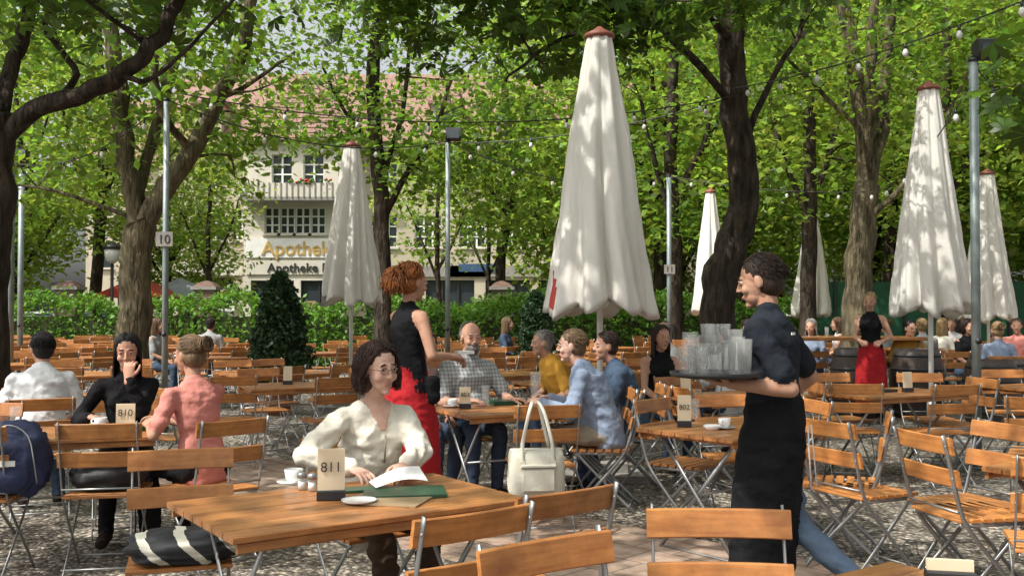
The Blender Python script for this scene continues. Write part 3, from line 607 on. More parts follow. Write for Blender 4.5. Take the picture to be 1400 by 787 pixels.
flat('menu_folder',gx(552,4.02),4.06,rad(8),(.33,.22,.012),'menu_green'); flat('menu_folder',gx(530,3.88),3.90,rad(-14),(.30,.20,.006),'menu_tan'); flat('menu_folder',gx(485,4.08),4.12,rad(20),(.16,.10,.01),'menu_green')
mb=MB(); vs=[];fs=[]
for i in range(9):
    for j in range(5):
        u=i/8;v=j/4; vs.append((-.11+.22*u,-.075+.15*v,.018+.028*math.sin(u*2.6)+.04*v*u))
for i in range(8):
    for j in range(4): fs.append((i*5+j,(i+1)*5+j,(i+1)*5+j+1,i*5+j+1))
mb.add(vs,fs,'paper',True); mb.obj('paper_sheet',(gx(545,4.2),4.2,TZ),rad(20))
cup(gx(618,7.6),7.62); glass(gx(664,7.7),7.7,TZ,.16); glass(gx(733,7.6),7.75,TZ,.26,.045); flat('menu_folder',gx(690,7.8),7.85,.4,(.25,.18,.03),'menu_green')
cup(gx(992,6.2),6.25); glass(gx(955,6.6),6.75,TZ,.14)
mb=MB(); mb.lathe([(.04,0),(.055,.025),(.05,.03),(.04,.012)],(0,0,0),'porcelain',20); mb.obj('ashtray',(gx(960,6.5),6.2,TZ))
cup(gx(130,6.2),6.3); glass(gx(28,6.1),6.05,TZ,.16); flat('menu_folder',gx(205,6.2),6.22,.5,(.2,.15,.02),'menu_green'); flat('menu_folder',gx(1195,9),9,.3,(.4,.12,.02),'dark')
cup(gx(445,9.9),9.95)
for (px,d) in ((250,15),(990,14.8),(1130,14.9)): glass(gx(px,d),d,TZ if px!=1130 else 1.09,.14)
def tote(x,y,z0,rz):
    mb=MB(); w,h=.37,.30
    pts=[(0,0,z0-0.0),(0,0,z0+.04),(0,0,z0+h*.5),(0,0,z0+h*.9),(0,0,z0+h)]
    def sq(t,a,i): c,s=abs(math.cos(a)),abs(math.sin(a)); return min(1/(c+1e-6),1/(s+1e-6))**.75*(1+.03*math.sin(a*5+i*1.3))
    mb.loft(smooth_path(pts,3),[(w/2*(.93+.07*math.sin(math.pi*min(1,i/10))),.055+.02*math.sin(math.pi*min(1,i/9)) if i<10 else .035) for i in range(13)],'bag_cream',28,side=(1,0,0),fn=sq)
    mb.box((0,-.085,z0+.11),(.20,.03,.15),'bag_cream',None,.01); mb.box((0,-.09,z0+.2),(.22,.035,.02),'bag_cream',None,.005)
    for s in (-1,1):
        mb.loft(smooth_path([(s*.10,-.07,z0+h*.7),(s*.095,-.05,z0+h+.04),(s*.05,-.02,.83),(0.02*s,.03,.895),(s*.03,.05,.86),(s*.09,.04,z0+h)],4),[(.012,.004)]*21,'bag_cream',6,side=(1,0,0))
        mb.box((s*.10,-.078,z0+h*.68),(.028,.012,.05),'bag_cream')
    mb.obj('tote_bag',(x,y,0),rz)
tote(gx(733,6.45),6.45,.30,rad(8))
def lump(name,x,y,z,size,mat,rz=0,extra=None):
    mb=MB(); vs,fs=ellip((0,0,0),(1,1,1),None,40,26); out=[]
    for p in vs:
        q=V((math.copysign(abs(p.x)**.7,p.x),math.copysign(abs(p.y)**.7,p.y),math.copysign(abs(p.z)**.75,p.z)))
        q*=1+.2*noise.noise(p*2.3+V((x*9,0,0)))+.10*noise.noise(p*6+V((0,y*5,0)))+.04*noise.noise(p*13)
        out.append((q.x*size[0],q.y*size[1],q.z*size[2]+size[2]))
    mb.add(out,fs,mat,True)
    if extra: extra(mb)
    return mb.obj(name,(x,y,z),rz)
pm('stripes',(.6,.58,.5),rough=.8)
def stripes_mat():
    nt=MATS['stripes'].node_tree; N=nt.nodes; b=N['Principled BSDF']; tc=N.new('ShaderNodeTexCoord'); sp=N.new('ShaderNodeSeparateXYZ'); lin(nt,tc.outputs['Object'],sp.inputs[0])
    mm=N.new('ShaderNodeMath'); mm.operation='MULTIPLY_ADD'; mm.inputs[1].default_value=1/.16; mm.inputs[2].default_value=.3; ad=N.new('ShaderNodeMath'); ad.operation='ADD'; lin(nt,sp.outputs[0],ad.inputs[0]); lin(nt,sp.outputs[2],ad.inputs[1]); lin(nt,ad.outputs[0],mm.inputs[0])
    fr=N.new('ShaderNodeMath'); fr.operation='FRACT'; lin(nt,mm.outputs[0],fr.inputs[0]); gt=N.new('ShaderNodeMath'); gt.operation='GREATER_THAN'; gt.inputs[1].default_value=.74; lin(nt,fr.outputs[0],gt.inputs[0])
    mx=N.new('ShaderNodeMixRGB'); mx.inputs[1].default_value=(.02,.022,.025,1); mx.inputs[2].default_value=(.62,.6,.5,1); lin(nt,gt.outputs[0],mx.inputs['Fac']); lin(nt,mx.outputs[0],b.inputs['Base Color'])
stripes_mat()
lump('striped_sweater',-1.36,4.17,.462,(.23,.17,.06),'stripes',.3); lump('black_bag',-2.33,5.78,.462,(.2,.15,.09),'bag_black',.2)
def straps(mb):
    for s in (-1,1): mb.loft(smooth_path([(s*.08,.13,.36),(s*.1,.2,.25),(s*.09,.14,.08)],4),[(.02,.004)]*9,'dark',6,side=(1,0,0))
    mb.loft(smooth_path([(-.15,-.15,.08),(-.14,-.18,.2),(-.1,-.14,.34),(0,-.12,.40),(.1,-.14,.34),(.14,-.18,.2),(.15,-.15,.08)],3),[.004]*19,'steel',5)
    mb.ell((0,-.155,.12),(.12,.05,.09),'bag_navy'); mb.box((0,-.2,.2),(.1,.01,.03),'white')
lump('backpack',gx(15,5.55),5.6,.462,(.19,.14,.2),'bag_navy',.25,straps)
p=np.stack([RNG.uniform(-8,8,2200),RNG.uniform(2.5,16,2200),np.full(2200,.012)],1); leafmesh('fallen_leaves',p,.03,'litter',up=2.5)
# ---------------------------------------------------------------- people
def cloth(name,c,c2=None,rough=.9,bs=11,b=.7): pm(name,c,c2 or tuple(x*.82 for x in c),scale=4,rough=rough,bump=b,bscale=bs,bdist=.03,spec=.12)
def skinm(name,c): pm(name,c,tuple(x*y for x,y in zip(c,(.90,.78,.74))),scale=18,rough=.62,spec=.25,bump=.1,bscale=120,bdist=.002)
skinm('skin',(.50,.30,.215)); skinm('skin_tan',(.42,.25,.17)); skinm('skin_pale',(.58,.39,.31)); cloth('lips',(.40,.19,.15),b=0,rough=.55)
for n,c in dict(c_cream=(.76,.72,.61),c_brown=(.07,.045,.03),c_black=(.012,.012,.014),c_navy=(.018,.022,.030),c_red=(.38,.02,.025),c_pink=(.60,.24,.20),c_white=(.70,.71,.72),c_blue=(.25,.31,.42),c_dblue=(.06,.09,.14),c_orange=(.58,.30,.05),c_grey=(.30,.31,.31),c_beige=(.30,.26,.20),c_jeans=(.05,.075,.12),c_denim=(.10,.14,.20),c_rose=(.45,.30,.27),
               c_shoe=(.03,.02,.015)).items(): cloth(n,c)
def plaid():
    cloth('c_plaid',(.38,.38,.36)); nt=MATS['c_plaid'].node_tree; N=nt.nodes; b=N['Principled BSDF']; tc=N.new('ShaderNodeTexCoord')
    w1=N.new('ShaderNodeTexWave'); w1.bands_direction='X'; w1.inputs['Scale'].default_value=11; w2=N.new('ShaderNodeTexWave'); w2.bands_direction='Z'; w2.inputs['Scale'].default_value=11
    w1.inputs['Distortion'].default_value=.6; w2.inputs['Distortion'].default_value=.6
    mm=N.new('ShaderNodeMath'); mm.operation='ADD'
    for k,w_ in enumerate((w1,w2)): lin(nt,tc.outputs['Object'],w_.inputs['Vector']); lin(nt,w_.outputs['Fac'],mm.inputs[k])
    cr=N.new('ShaderNodeValToRGB'); cr.color_ramp.elements[0].color=(.16,.18,.19,1); cr.color_ramp.elements[1].color=(.46,.46,.45,1); m2=N.new('ShaderNodeMath'); m2.operation='MULTIPLY'; m2.inputs[1].default_value=.5; lin(nt,mm.outputs[0],m2.inputs[0]); lin(nt,m2.outputs[0],cr.inputs['Fac']); lin(nt,cr.outputs[0],b.inputs['Base Color'])
plaid()
def hairm(name,c): pm(name,c,tuple(x*.5 for x in c),scale=22,rough=.55,stretch=(3,3,.6),bump=.5,bscale=30,bdist=.008,island=.3,spec=.3)
hairm('h_dark',(.035,.020,.014)); hairm('h_chestnut',(.045,.022,.015)); hairm('h_black',(.012,.010,.010)); hairm('h_red',(.32,.11,.03)); hairm('h_brown',(.12,.065,.035)); hairm('h_grey',(.25,.235,.22)); hairm('h_blond',(.36,.24,.12)); hairm('h_dkblond',(.17,.11,.06)); hairm('h_beard',(.17,.155,.145))
class Prims:
    def __init__(s): s.v=[];s.f=[];s.l=[]
    def _a(s,vf,lab):
        o=len(s.v); s.v+= [tuple(p) for p in vf[0]]; s.f+=[tuple(i+o for i in f) for f in vf[1]]; s.l+=[lab]*len(vf[1])
    def limb(s,pts,rr,lab,side=None,seg=14): s._a(loft(pts,rr,seg,side,True),lab)
    def ell(s,c,r,lab,R=None): s._a(ellip(c,r,R,16,12),lab)
    def remesh(s,vox,mb,labmap,paint=None,wr=0,smooth_it=3):
        me=bpy.data.meshes.new('tmp'); me.from_pydata(s.v,[],s.f); o=bpy.data.objects.new('tmp',me); SC.collection.objects.link(o)
        r=o.modifiers.new('r','REMESH'); r.mode='VOXEL'; r.voxel_size=vox; sm=o.modifiers.new('s','SMOOTH'); sm.iterations=smooth_it; sm.factor=.5
        dg=bpy.context.evaluated_depsgraph_get(); ev=o.evaluated_get(dg); m2=ev.to_mesh()
        nv=len(m2.vertices); co_=np.empty(nv*3,np.float32); m2.vertices.foreach_get('co',co_); co_=co_.reshape(-1,3); nn=np.empty(nv*3,np.float32); m2.vertices.foreach_get('normal',nn); nn=nn.reshape(-1,3)
        faces=[tuple(p.vertices) for p in m2.polygons]; bv=BVHTree.FromPolygons(s.v,s.f); labs=[]
        vl=np.zeros(nv,bool)
        for f in faces:
            c=co_[list(f)].mean(0); r_=bv.find_nearest(V(c)); lab=s.l[r_[2]] if r_[2] is not None else s.l[0]
            if paint:
                q=paint(c,lab)
                if q: lab=q
            labs.append(lab)
            if wr and lab in ('top','bottom','apron','skirt'): vl[list(f)]=True
        if wr:
            for i in np.nonzero(vl)[0]:
                p=V(co_[i]); a=.8*noise.noise(V((p.x*9,p.y*9,p.z*18)))+.5*noise.noise(V((p.x*24,p.y*24,p.z*34)))-1.5*abs(noise.noise(V((p.x*7+3,p.y*7,p.z*13+p.x*6))))+.4; co_[i]+=nn[i]*a*wr
        o_=len(mb.v); mb.v.extend(map(tuple,co_.tolist())); mb.f.extend([tuple(i+o_ for i in f) for f in faces]); mb.m.extend([labmap[l] for l in labs]); mb.sm.extend([True]*len(faces))
        ev.to_mesh_clear(); bpy.data.objects.remove(o); bpy.data.meshes.remove(me)
def ik(Sh,T,l1,l2,pole):
    dv=T-Sh; D=dv.length
    if D>l1+l2-.004: T=Sh+dv.normalized()*(l1+l2-.004); dv=T-Sh; D=dv.length
    dr=dv.normalized(); a=(l1*l1-l2*l2+D*D)/(2*D); h=math.sqrt(max(0,l1*l1-a*a)); pp=pole-dr*pole.dot(dr); pp.normalize(); return Sh+dr*a+pp*h,T
def hand(pr,w,dr,n,side,curl=25,vspread=.12):
    dr=dr.normalized(); n=(n-dr*n.dot(dr)).normalized(); th=(dr.cross(n) if side=='R' else n.cross(dr)); 
    pr.limb([w-dr*.03,w,w+dr*.04,w+dr*.075],[(.026,.021),(.028,.019),(.038,.016),(.038,.013)],'skin',side=th)
    for off,L,sp in ((.030,.072,.5),(.010,.082,.15),(-.010,.076,-.15),(-.029,.06,-.5)):
        fd=(dr+th*sp*vspread*2).normalized(); b=w+dr*.07+th*off; pts=[b-dr*.015,b]; a=rad(curl)*.6; p=b
        for q in (.45,.3,.25): dd=fd*math.cos(a)+n*math.sin(a); p=p+dd*L*q; pts.append(p); a+=rad(curl)
        pr.limb(pts,[.0085,.009,.0085,.0078,.0065],'skin',seg=8)
    b=w+dr*.015+th*.022; t1=b+(dr*.6+th*.7+n*.25).normalized()*.035; t2=t1+(dr*.85+th*.35+n*.35).normalized()*.03; t3=t2+(dr*.95+th*.05+n*.35).normalized()*.024
    pr.limb([b-dr*.01,b,t1,t2,t3],[.013,.013,.0115,.0095,.0075],'skin',seg=8)
def person(name,loc,yaw,kind='sit',lean=5,female=False,sc=1,head=(0,0,0),hands=None,legs=None,look={},vox=.013,fat=1,paint=None,extra=None,poles={},handdir={},curl={},wr=.006):
    M=Matrix.Translation(loc)@Matrix.Rotation(rad(yaw-90),4,'Z')@Matrix.Scale(sc,4); Mi=M.inverted()
    pr=Prims(); mb=MB(); near=vox<.01
    up=V((0,math.sin(rad(lean)),math.cos(rad(lean)))); Pv=V((0,0,.55)) if kind=='sit' else V((0,0,.95)); fw=V((0,math.cos(rad(lean)),-math.sin(rad(lean))))
    k=fat; f=female; lo_=look.get('loose',0)
    if lo_: rings=[(-.08,.175,.135),(.02,.18,.135),(.10,.165,.13),(.20,.148,.122),(.30,.152,.126),(.39,.160,.128),(.46,.155,.098),(.505,.10,.068),(.53,.05,.046)]
    elif f: rings=[(-.06,.145,.10),(.02,.165,.115),(.10,.15,.108),(.20,.122,.094),(.30,.135,.106),(.39,.15,.115),(.46,.152,.09),(.505,.10,.068),(.53,.055,.05)]
    else: rings=[(-.06,.15,.10),(.02,.16,.118),(.10,.155,.118),(.20,.152,.116),(.30,.165,.122),(.40,.182,.124),(.47,.175,.10),(.515,.11,.075),(.54,.062,.055)]
    def ring(a,b,lab): 
        rs=[r for r in rings if a<=r[0]<=b]; pr.limb([Pv+up*r[0] for r in rs],[(r[1]*(k if r[0]<.42 else 1),r[2]*(k if r[0]<.42 else 1)) for r in rs],lab,side=(1,0,0),seg=24)
    ring(-.09,.11,'bottom' if not look.get('untucked') else 'top'); ring(.02,.55,'top')
    if k>1.1: pr.ell(Pv+up*.17+fw*.09,(.14*k,.10*k,.13),'top')
    if f:
        for s in (-1,1): pr.ell(Pv+up*.36+fw*(.082 if lo_ else .075)+V((s*.058,0,0)),(.068,.05,.07),'top')
        if lo_: pr.ell(Pv+up*.28+fw*.075,(.12,.06,.13),'top')
    sl=look.get('sleeve','short')
    for s,nm in ((-1,'L'),(1,'R')):
        sw=.155 if f else .178
        Sh=Pv+up*.452+V((s*sw,0,0))
        T=Mi@V(hands[nm]) if hands and nm in hands else (Pv+V((s*.24,.05,-.08)))
        if not(hands and nm in hands) and kind=='sit': T=V((s*.13,.33,.64))
        pole=V(poles.get(nm,(s*.6,-.5,-.8))); l1,l2=(.275,.24) if f else (.29,.26)
        E,Tw=ik(Sh,T,l1,l2,pole); r=.88 if f else 1.0
        g_=1.22 if lo_ else 1.0
        pr.limb([Sh-V((s*.03,0,0)),Sh.lerp(E,.12)],[.058*r,.053*r],'top' if sl!='none' else 'skin')
        pr.limb([Sh,Sh.lerp(E,.3),Sh.lerp(E,.7),E],[.050*r,.047*r,.041*r,.036*r],'skin' if sl=='none' else ('top' if sl=='long' else 'skin'))
        pr.limb([E,E.lerp(Tw,.3),E.lerp(Tw,.75),Tw],[.037*r,.038*r,.029*r,.024*r],'skin')
        if sl=='short': pr.limb([Sh,Sh.lerp(E,.35),Sh.lerp(E,.74)],[.057*r,.060*r,.062*r],'top')
        if sl=='half': pr.limb([Sh,Sh.lerp(E,.5),E],[.06*r,.058*r,.056*r],'top'); pr.limb([E,E.lerp(Tw,.35)],[.054*r,.052*r],'top')
        if sl=='long': pr.limb([Sh,Sh.lerp(E,.5),E],[.058*r,.056*r*g_,.052*r*g_],'top'); pr.limb([E,E.lerp(Tw,.5),E.lerp(Tw,.93)],[.052*r*g_,.048*r*g_,.040*r*g_],'top')
        hd=V(handdir[nm][0]) if nm in handdir else (Tw-E).normalized()
        n=V(handdir[nm][1]) if nm in handdir else V((-s*.5,.0,-1))
        if nm in handdir: R3=Mi.to_3x3(); hd=(R3@hd).normalized(); n=(R3@n).normalized()
        hp=Prims(); hand(hp,Tw,hd,n,nm,curl.get(nm,28)); hp.remesh(.0042 if near else .0065,mb,{'skin':look.get('skin','skin')},smooth_it=1)
        if legs and nm in legs: hip,kn,an,toe=[V(q) for q in legs[nm]]
        elif kind=='sit': hip,kn,an=V((s*.09,.0,.54)),V((s*.11,.42,.535)),V((s*.12,.38+.03*s,.09)); toe=an+V((s*.03,.17,-.05))
        else: hip,kn,an=V((s*.09,0,.93)),V((s*.1,.03,.5)),V((s*.1,-.02,.09)); toe=an+V((s*.03,.17,-.05))
        pr.limb([hip,hip.lerp(kn,.4),kn],[.088,.078,.06],'bottom'); pr.limb([kn,kn.lerp(an,.35),an],[.06,.058,.048],'bottom')
        hl=an+(an-toe).normalized()*.04; hl.z=an.z-.04 if an.z<.15 else hl.z
        pr.limb([hl,an.lerp(toe,.5)+V((0,0,-.005)),toe],[(.035,.04),(.042,.034),(.04,.024)],'shoe')
    if look.get('skirt'):
        h=look['skirt']; pr.limb([Pv+V((0,0,.08)),Pv+V((0,.0,-.05)),Pv+V((0,.02,-.25)),Pv+V((0,.02,-h))],[(.15,.118),(.18,.145),(.20,.17),(.22,.20)],'skirt',side=(1,0,0),seg=24)
    nb=Pv+up*.52; Rh=Matrix.Rotation(rad(head[0]),3,'Z')@Matrix.Rotation(rad(head[1]),3,'X')@Matrix.Rotation(rad(head[2]),3,'Y')
    hc=nb+up*.10+V((0,.035,.055)); Hf=lambda q: hc+Rh@V(q)
    hp=Prims(); q=.95 if f else 1.0; E_=lambda c,r,l: hp.ell(Hf(c),r,l,Rh)
    hp.limb([nb-up*.05,nb+up*.02,Hf((0,-.018,-.07))],[.056*q,.047*q,.050*q],'skin'); hp.ell(nb-up*.03,(.085,.055,.028),'top' if not look.get('open_neck') else 'skin')
    E_((0,-.012,.035),(.073,.092,.083),'skin'); E_((0,.022,-.012),(.059 if f else .062,.066,.085),'skin'); E_((0,.030,-.062),(.044 if f else .052,.050,.045),'skin'); E_((0,.058,-.098),(.018 if f else .025,.023,.016),'skin')
    for s in (-1,1):
        E_((s*.034,.060,-.028),(.024,.022,.024),'skin'); E_((s*.074,-.006,-.005),(.009,.018,.030),'skin')
        if near: hp.ell(Hf((s*.031,.0850,.031)),(.020,.005,.0035),'brow',Rh@Matrix.Rotation(s*rad(8),3,'Y')); 
        else: E_((s*.031,.082,.027),(.02,.008,.005),'brow')
    E_((0,.074,.024),(.048,.013,.012),'skin')
    hp.limb([Hf((0,.084,.018)),Hf((0,.097,-.008)),Hf((0,.105,-.025))],[.0065,.0072,.0088],'skin',seg=10)
    for s in (-1,1): E_((s*.009,.094,-.029),(.007,.008,.0055),'skin')
    E_((0,.0845,-.058),(.020,.008,.0045),'lip'); E_((0,.0835,-.066),(.017,.008,.005),'lip')
    if look.get('beard'):
        E_((0,.042,-.082),(.056,.060,.046),'beard'); E_((0,.089,-.046),(.028,.012,.007),'beard')
    st=look.get('style','short')
    if st not in('bald','thin'): E_((0,-.024,.047),(.079,.096,.084),'hair'); E_((0,-.045,-.01),(.075,.068,.075),'hair')
    elif st=='thin': E_((0,-.040,.028),(.080,.085,.074),'hair')
    if st in('wavy','bob'): E_((0,-.05,-.045),(.086,.073,.085),'hair'); E_((0,-.03,.05),(.087,.098,.086),'hair')
    sk=look.get('skin','skin'); hm=look.get('hair','h_dark')
    lm={'skin':sk,'top':look.get('top','c_white'),'bottom':look.get('bottom','c_jeans'),'shoe':'c_shoe','skirt':look.get('skirtmat','c_red'),'apron':'c_black','brow':hm if look.get('hair')!='h_blond' else 'h_brown','lip':'lips','hair':hm,'beard':'h_beard'}
    hp.remesh(.0045 if near else .009,mb,lm,smooth_it=2)
    for s in (-1,1):
        mb.ell(Hf((s*.031,.0745,.007)),(.0130,.0122,.0085),'eye',Rh,12,8); mb.ell(Hf((s*.031+.0,.0837,.0070)),(.0058,.0038,.0055),'iris',Rh,10,6)
        mb.loft([Hf((s*.031-.014,.081,.0095)),Hf((s*.031,.0865,.0155)),Hf((s*.031+.014,.081,.0095))],[.0035,.0044,.0035],sk,6,rnd=True)
        mb.loft([Hf((s*.031-.013,.080,.003)),Hf((s*.031,.0845,-.0025)),Hf((s*.031+.013,.080,.003))],[.0028,.0032,.0028],sk,6,rnd=True)
        if near: mb.loft([Hf((s*.031-.0135,.085,.009)),Hf((s*.031,.0902,.0128)),Hf((s*.031+.0135,.085,.009))],[.0009,.0012,.0009],'h_dark',5,rnd=True)
    n={'short':900,'wavy':1300,'long':700,'bun':450,'pony':500,'thin':260,'bald':0,'bob':600}.get(st,200); rg=random.Random(sum(map(ord,name))+int(abs(loc[0])*100))
    if not near: n=int(n*.3)
    cc=V((0,-.024,.042)); rx=V((.081,.098,.087)) if st not in('wavy','bob') else V((.088,.102,.092))
    def pushout(p,m=1.0):
        q=V(((p.x-cc.x)/rx.x,(p.y-cc.y)/rx.y,(p.z-cc.z)/rx.z)); L=q.length
        if L<m and L>0: q=q/L*m; p=V((q.x*rx.x+cc.x,q.y*rx.y+cc.y,q.z*rx.z+cc.z))
        return p
    wdt={'short':.0019,'wavy':.0028,'long':.0032,'bun':.0026,'pony':.0028,'thin':.0018,'bob':.0032}.get(st,.003)*(1 if near else 2.0)
    bunc=V((0,-.122,.06)); cnt=0
    while cnt<n:
        dv=V((rg.gauss(0,1),rg.gauss(0,1),rg.gauss(0,1))).normalized()
        if dv.z<-.35: continue
        if dv.y>.30 and dv.z<.62: continue
        if dv.y>.0 and dv.z<.0: continue
        if st=='thin' and (dv.y>.1): continue
        cnt+=1
        p=V((cc.x+dv.x*rx.x,cc.y+dv.y*rx.y,cc.z+dv.z*rx.z)); pts=[p]
        if st in('long','bob','wavy'):
            end=look.get('hlen',.3) if st=='long' else .17; end*=rg.uniform(.7,1.05); N_=13; sx=1 if dv.x>0 else -1
            az=math.atan2(dv.x,-dv.y)
            if abs(az)>1.85: az=1.85*sx
            R_=1.0 if st=='long' else rg.uniform(1.0,1.26); ph=rg.uniform(0,6.28); wa=.009 if st=='wavy' else .0015
            for i in range(1,N_):
                t=i/N_; tgt=V((math.sin(az)*.088*R_,-math.cos(az)*.092*R_-.02,.05-end*max(0,t-.2)/.8)); b=p.lerp(tgt,min(1,(t*1.8))) if t<.56 else tgt
                b=b+V((math.sin(ph+t*13)*wa,math.cos(ph*1.7+t*12)*wa,math.sin(ph*2+t*9)*wa*.5)); pts.append(pushout(b,1.02))
        elif st in('bun','pony'):
            for i in range(1,8): t=i/8; b=p.lerp(bunc,t)+dv*.012*math.sin(t*3.1)+V((rg.gauss(0,.0015),)*3); pts.append(pushout(b,1.03))
        else:
            fl=V((dv.y*.2+rg.gauss(0,.15),-.45,-.7)) if dv.y<.2 else V((rg.uniform(-.3,.7),rg.uniform(-.2,.2),.1)); Ls=rg.uniform(.02,.035)
            for i in range(1,5): t=i/4; pts.append(pushout(p+fl*Ls*t+dv*.003,1.0+.045*math.sin(t*2.6)))
        mb.loft([Hf(x) for x in pts],[wdt*(1-.5*i/(len(pts)-1)) for i in range(len(pts))],hm,4)
    if st=='bun':
        for i in range(110):
            a=rg.uniform(0,6.28);b=rg.uniform(0,6.28); o_=bunc+V((0,-.02,.0)); R0_=rg.uniform(.028,.042); pts=[o_+V((math.cos(a+t*2.5)*R0_+math.cos(b)*.008,math.sin(b)*.024,math.sin(a+t*2.5)*R0_+math.sin(b*2)*.01)) for t in (0,.25,.5,.75,1)]; mb.loft([Hf(x) for x in pts],[.003,.004,.004,.003,.001],hm,5)
        mb.ell(Hf(bunc+V((0,-.02,0))),(.03,.022,.03),hm,Rh)
    if st=='pony':
        for i in range(420):
            ph=rg.uniform(0,6.28); o_=bunc+V((rg.gauss(0,.018),rg.gauss(0,.012),rg.gauss(0,.016))); sx=rg.gauss(0,.045); sy=rg.uniform(-.07,.01); L_=rg.uniform(.09,.18); pts=[o_+V((sx*t+.009*math.sin(ph+t*12),sy*t-.02*math.sin(t*3)+.009*math.cos(ph+t*12),-L_*t*t+.03*t)) for t in [q/8 for q in range(9)]]; mb.loft([Hf(x) for x in pts],[.0026]*8+[.001],hm,4)
        for i in range(160):
            ph=rg.uniform(0,6.28); dv=V((rg.gauss(0,1),rg.uniform(-.8,.5),rg.uniform(.4,1.2))).normalized(); p=V((cc.x+dv.x*rx.x,cc.y+dv.y*rx.y,cc.z+dv.z*rx.z)); tg=V((dv.z,rg.gauss(0,.6),-dv.x)); pts=[p+tg*.05*(t-.3)+dv*(.016*math.sin(t*3.1))+V((0,-.02*t,.004*math.sin(ph+t*9))) for t in (0,.25,.5,.75,1)]; mb.loft([Hf(pushout(x,1.01)) for x in pts],[.002]*5,hm,4)
    if look.get('glasses'):
        for s in (-1,1):
            pts=[Hf((s*.032+.020*math.cos(a),.099,.004+.0140*math.sin(a))) for a in [2*math.pi*i/14 for i in range(15)]]; mb.loft(pts,[.0012]*15,'dark',5)
            mb.loft([Hf((s*.052,.098,.009)),Hf((s*.077,.03,.008)),Hf((s*.079,-.01,.005))],[.0012]*3,'dark',5)
        mb.loft([Hf((-.012,.099,.008)),Hf((0,.101,.011)),Hf((.012,.099,.008))],[.0012]*3,'dark',5)
    if extra: extra(pr,mb,Pv,up,fw,Hf,Mi)
    pr.remesh(vox,mb,lm,paint,wr=wr if vox<.016 else 0,smooth_it=3 if near else 2)
    o=mb.obj(name,loc,rad(yaw-90),None,sc); return o
def sitter(name,x,y,yaw,**k):
    ch=k.pop('chair',True)
    if ch: chair(x+.02*math.cos(rad(yaw)),y+.02*math.sin(rad(yaw)),yaw)
    return person(name,(x,y,0),yaw,**k)
def pA(c,l):
    if l=='top' and c[1]>.03 and c[2]>.930 and abs(c[0])<.014+(c[2]-.930)*.42 : return 'skin'
def exA(pr,mb,Pv,up,fw,Hf,Mi):
    mb.loft([Pv+up*.37+V((0,.140,0)),Pv+up*.24+V((0,.150,0))],[(.005,.003)]*2,'c_beige',6,side=(1,0,0))
sitter('seated_woman',-.70,4.80,-55,lean=9,female=True,head=(4,-5,2),hands={'R':(-.70,4.38,.80),'L':(-.47,4.40,.81)},handdir={'R':((.55,-.5,-.12),(0,0,-1)),'L':((-.1,-.9,-.1),(-.25,0,-1))},curl={'R':22,'L':30},
  poles={'L':(-.9,-.2,-.35),'R':(.9,-.2,-.35)},look=dict(top='c_cream',bottom='c_brown',sleeve='long',hair='h_chestnut',style='wavy',glasses=True,skin='skin_pale',open_neck=True,untucked=True,loose=1),vox=.0072,paint=pA,extra=exA,wr=.012,
  legs={'L':((-.09,0,.54),(-.12,.40,.535),(-.16,.30,.09),(-.17,.46,.035)),'R':((.09,0,.54),(.14,.41,.535),(.10,.47,.09),(.11,.64,.035))})
def exB(pr,mb,Pv,up,fw,Hf,Mi):
    pr.limb([Pv+V((.17,.08,.05)),Pv+V((.18,.08,-.08))],[(.05,.03),(.05,.03)],'apron',side=(0,1,0))
person('waitress',(-.70,6.75,0),38,'stand',0,True,1.03,head=(2,-6,0),hands={'L':(-.44,7.0,1.16),'R':(-.40,6.74,1.18)},look=dict(top='c_black',sleeve='none',skirt=.70,skirtmat='c_red',bottom='c_black',hair='h_red',style='pony',skin='skin_tan',open_neck=True),vox=.009,extra=exB,curl={'R':40,'L':40})
flat('order_pad',-.33,6.84,.5,(.12,.08,.02),'paper',1.19)
WL=(1.19,4.52,0)
def exC(pr,mb,Pv,up,fw,Hf,Mi):
    pr.limb([Pv+V((0,.0,.10)),Pv+V((0,.012,-.05)),Pv+V((-.01,.04,-.3)),Pv+V((-.01,.06,-.60))],[(.164,.128),(.178,.145),(.175,.152),(.180,.145)],'apron',side=(1,0,0),seg=24)
    mb.box(tuple(Pv+up*.44+V((-.03,-.118,0))),(.05,.004,.012),'white')
    for t in (-.035,.02): mb.loft([Pv+V((.03+t,-.15,.03)),Pv+V((.05+t*1.6,-.165,-.25))],[(.011,.002)]*2,'paper',6,side=(1,0,0))
def pC(c,l):
    if l=='bottom' and (c[0]<-.005 and c[1]>-.1): return 'apron'
person('waiter',WL,148,'stand',3,False,1.0,head=(8,-10,0),hands={'L':(.95,4.34,1.175),'R':(1.30,4.93,1.02)},handdir={'L':((-.85,-.1,.12),(0,0,1))},curl={'L':8,'R':45},poles={'L':(-.3,.1,-1)},
  look=dict(top='c_navy',bottom='c_denim',sleeve='short',hair='h_dark',style='short',skin='skin_tan',untucked=True),vox=.0085,extra=exC,paint=pC,wr=.008,
  legs={'L':((-.09,0,.95),(-.08,.12,.52),(-.08,.12,.09),(-.10,.29,.04)),'R':((.09,0,.95),(.07,-.06,.54),(.02,-.40,.28),(.02,-.36,.10))})
e=empty('serving_tray',(.88,4.33,1.205)); mb=MB(); mb.lathe([(.17,0),(.19,.004),(.195,.022),(.188,.022),(.183,.008)],(0,0,0),'dark',28); mb.obj('tray',parent=e)
rr=random.Random(3)
for i in range(12):
    a=i*.52; r=.06 if i%3==0 else .135; glass(r*math.cos(a),r*math.sin(a),.009,rr.uniform(.12,.20),.034,e)
for i in range(3): glass(.04*math.cos(i*2.1),.06*math.sin(i*2.1),.14,.09,.032,e)
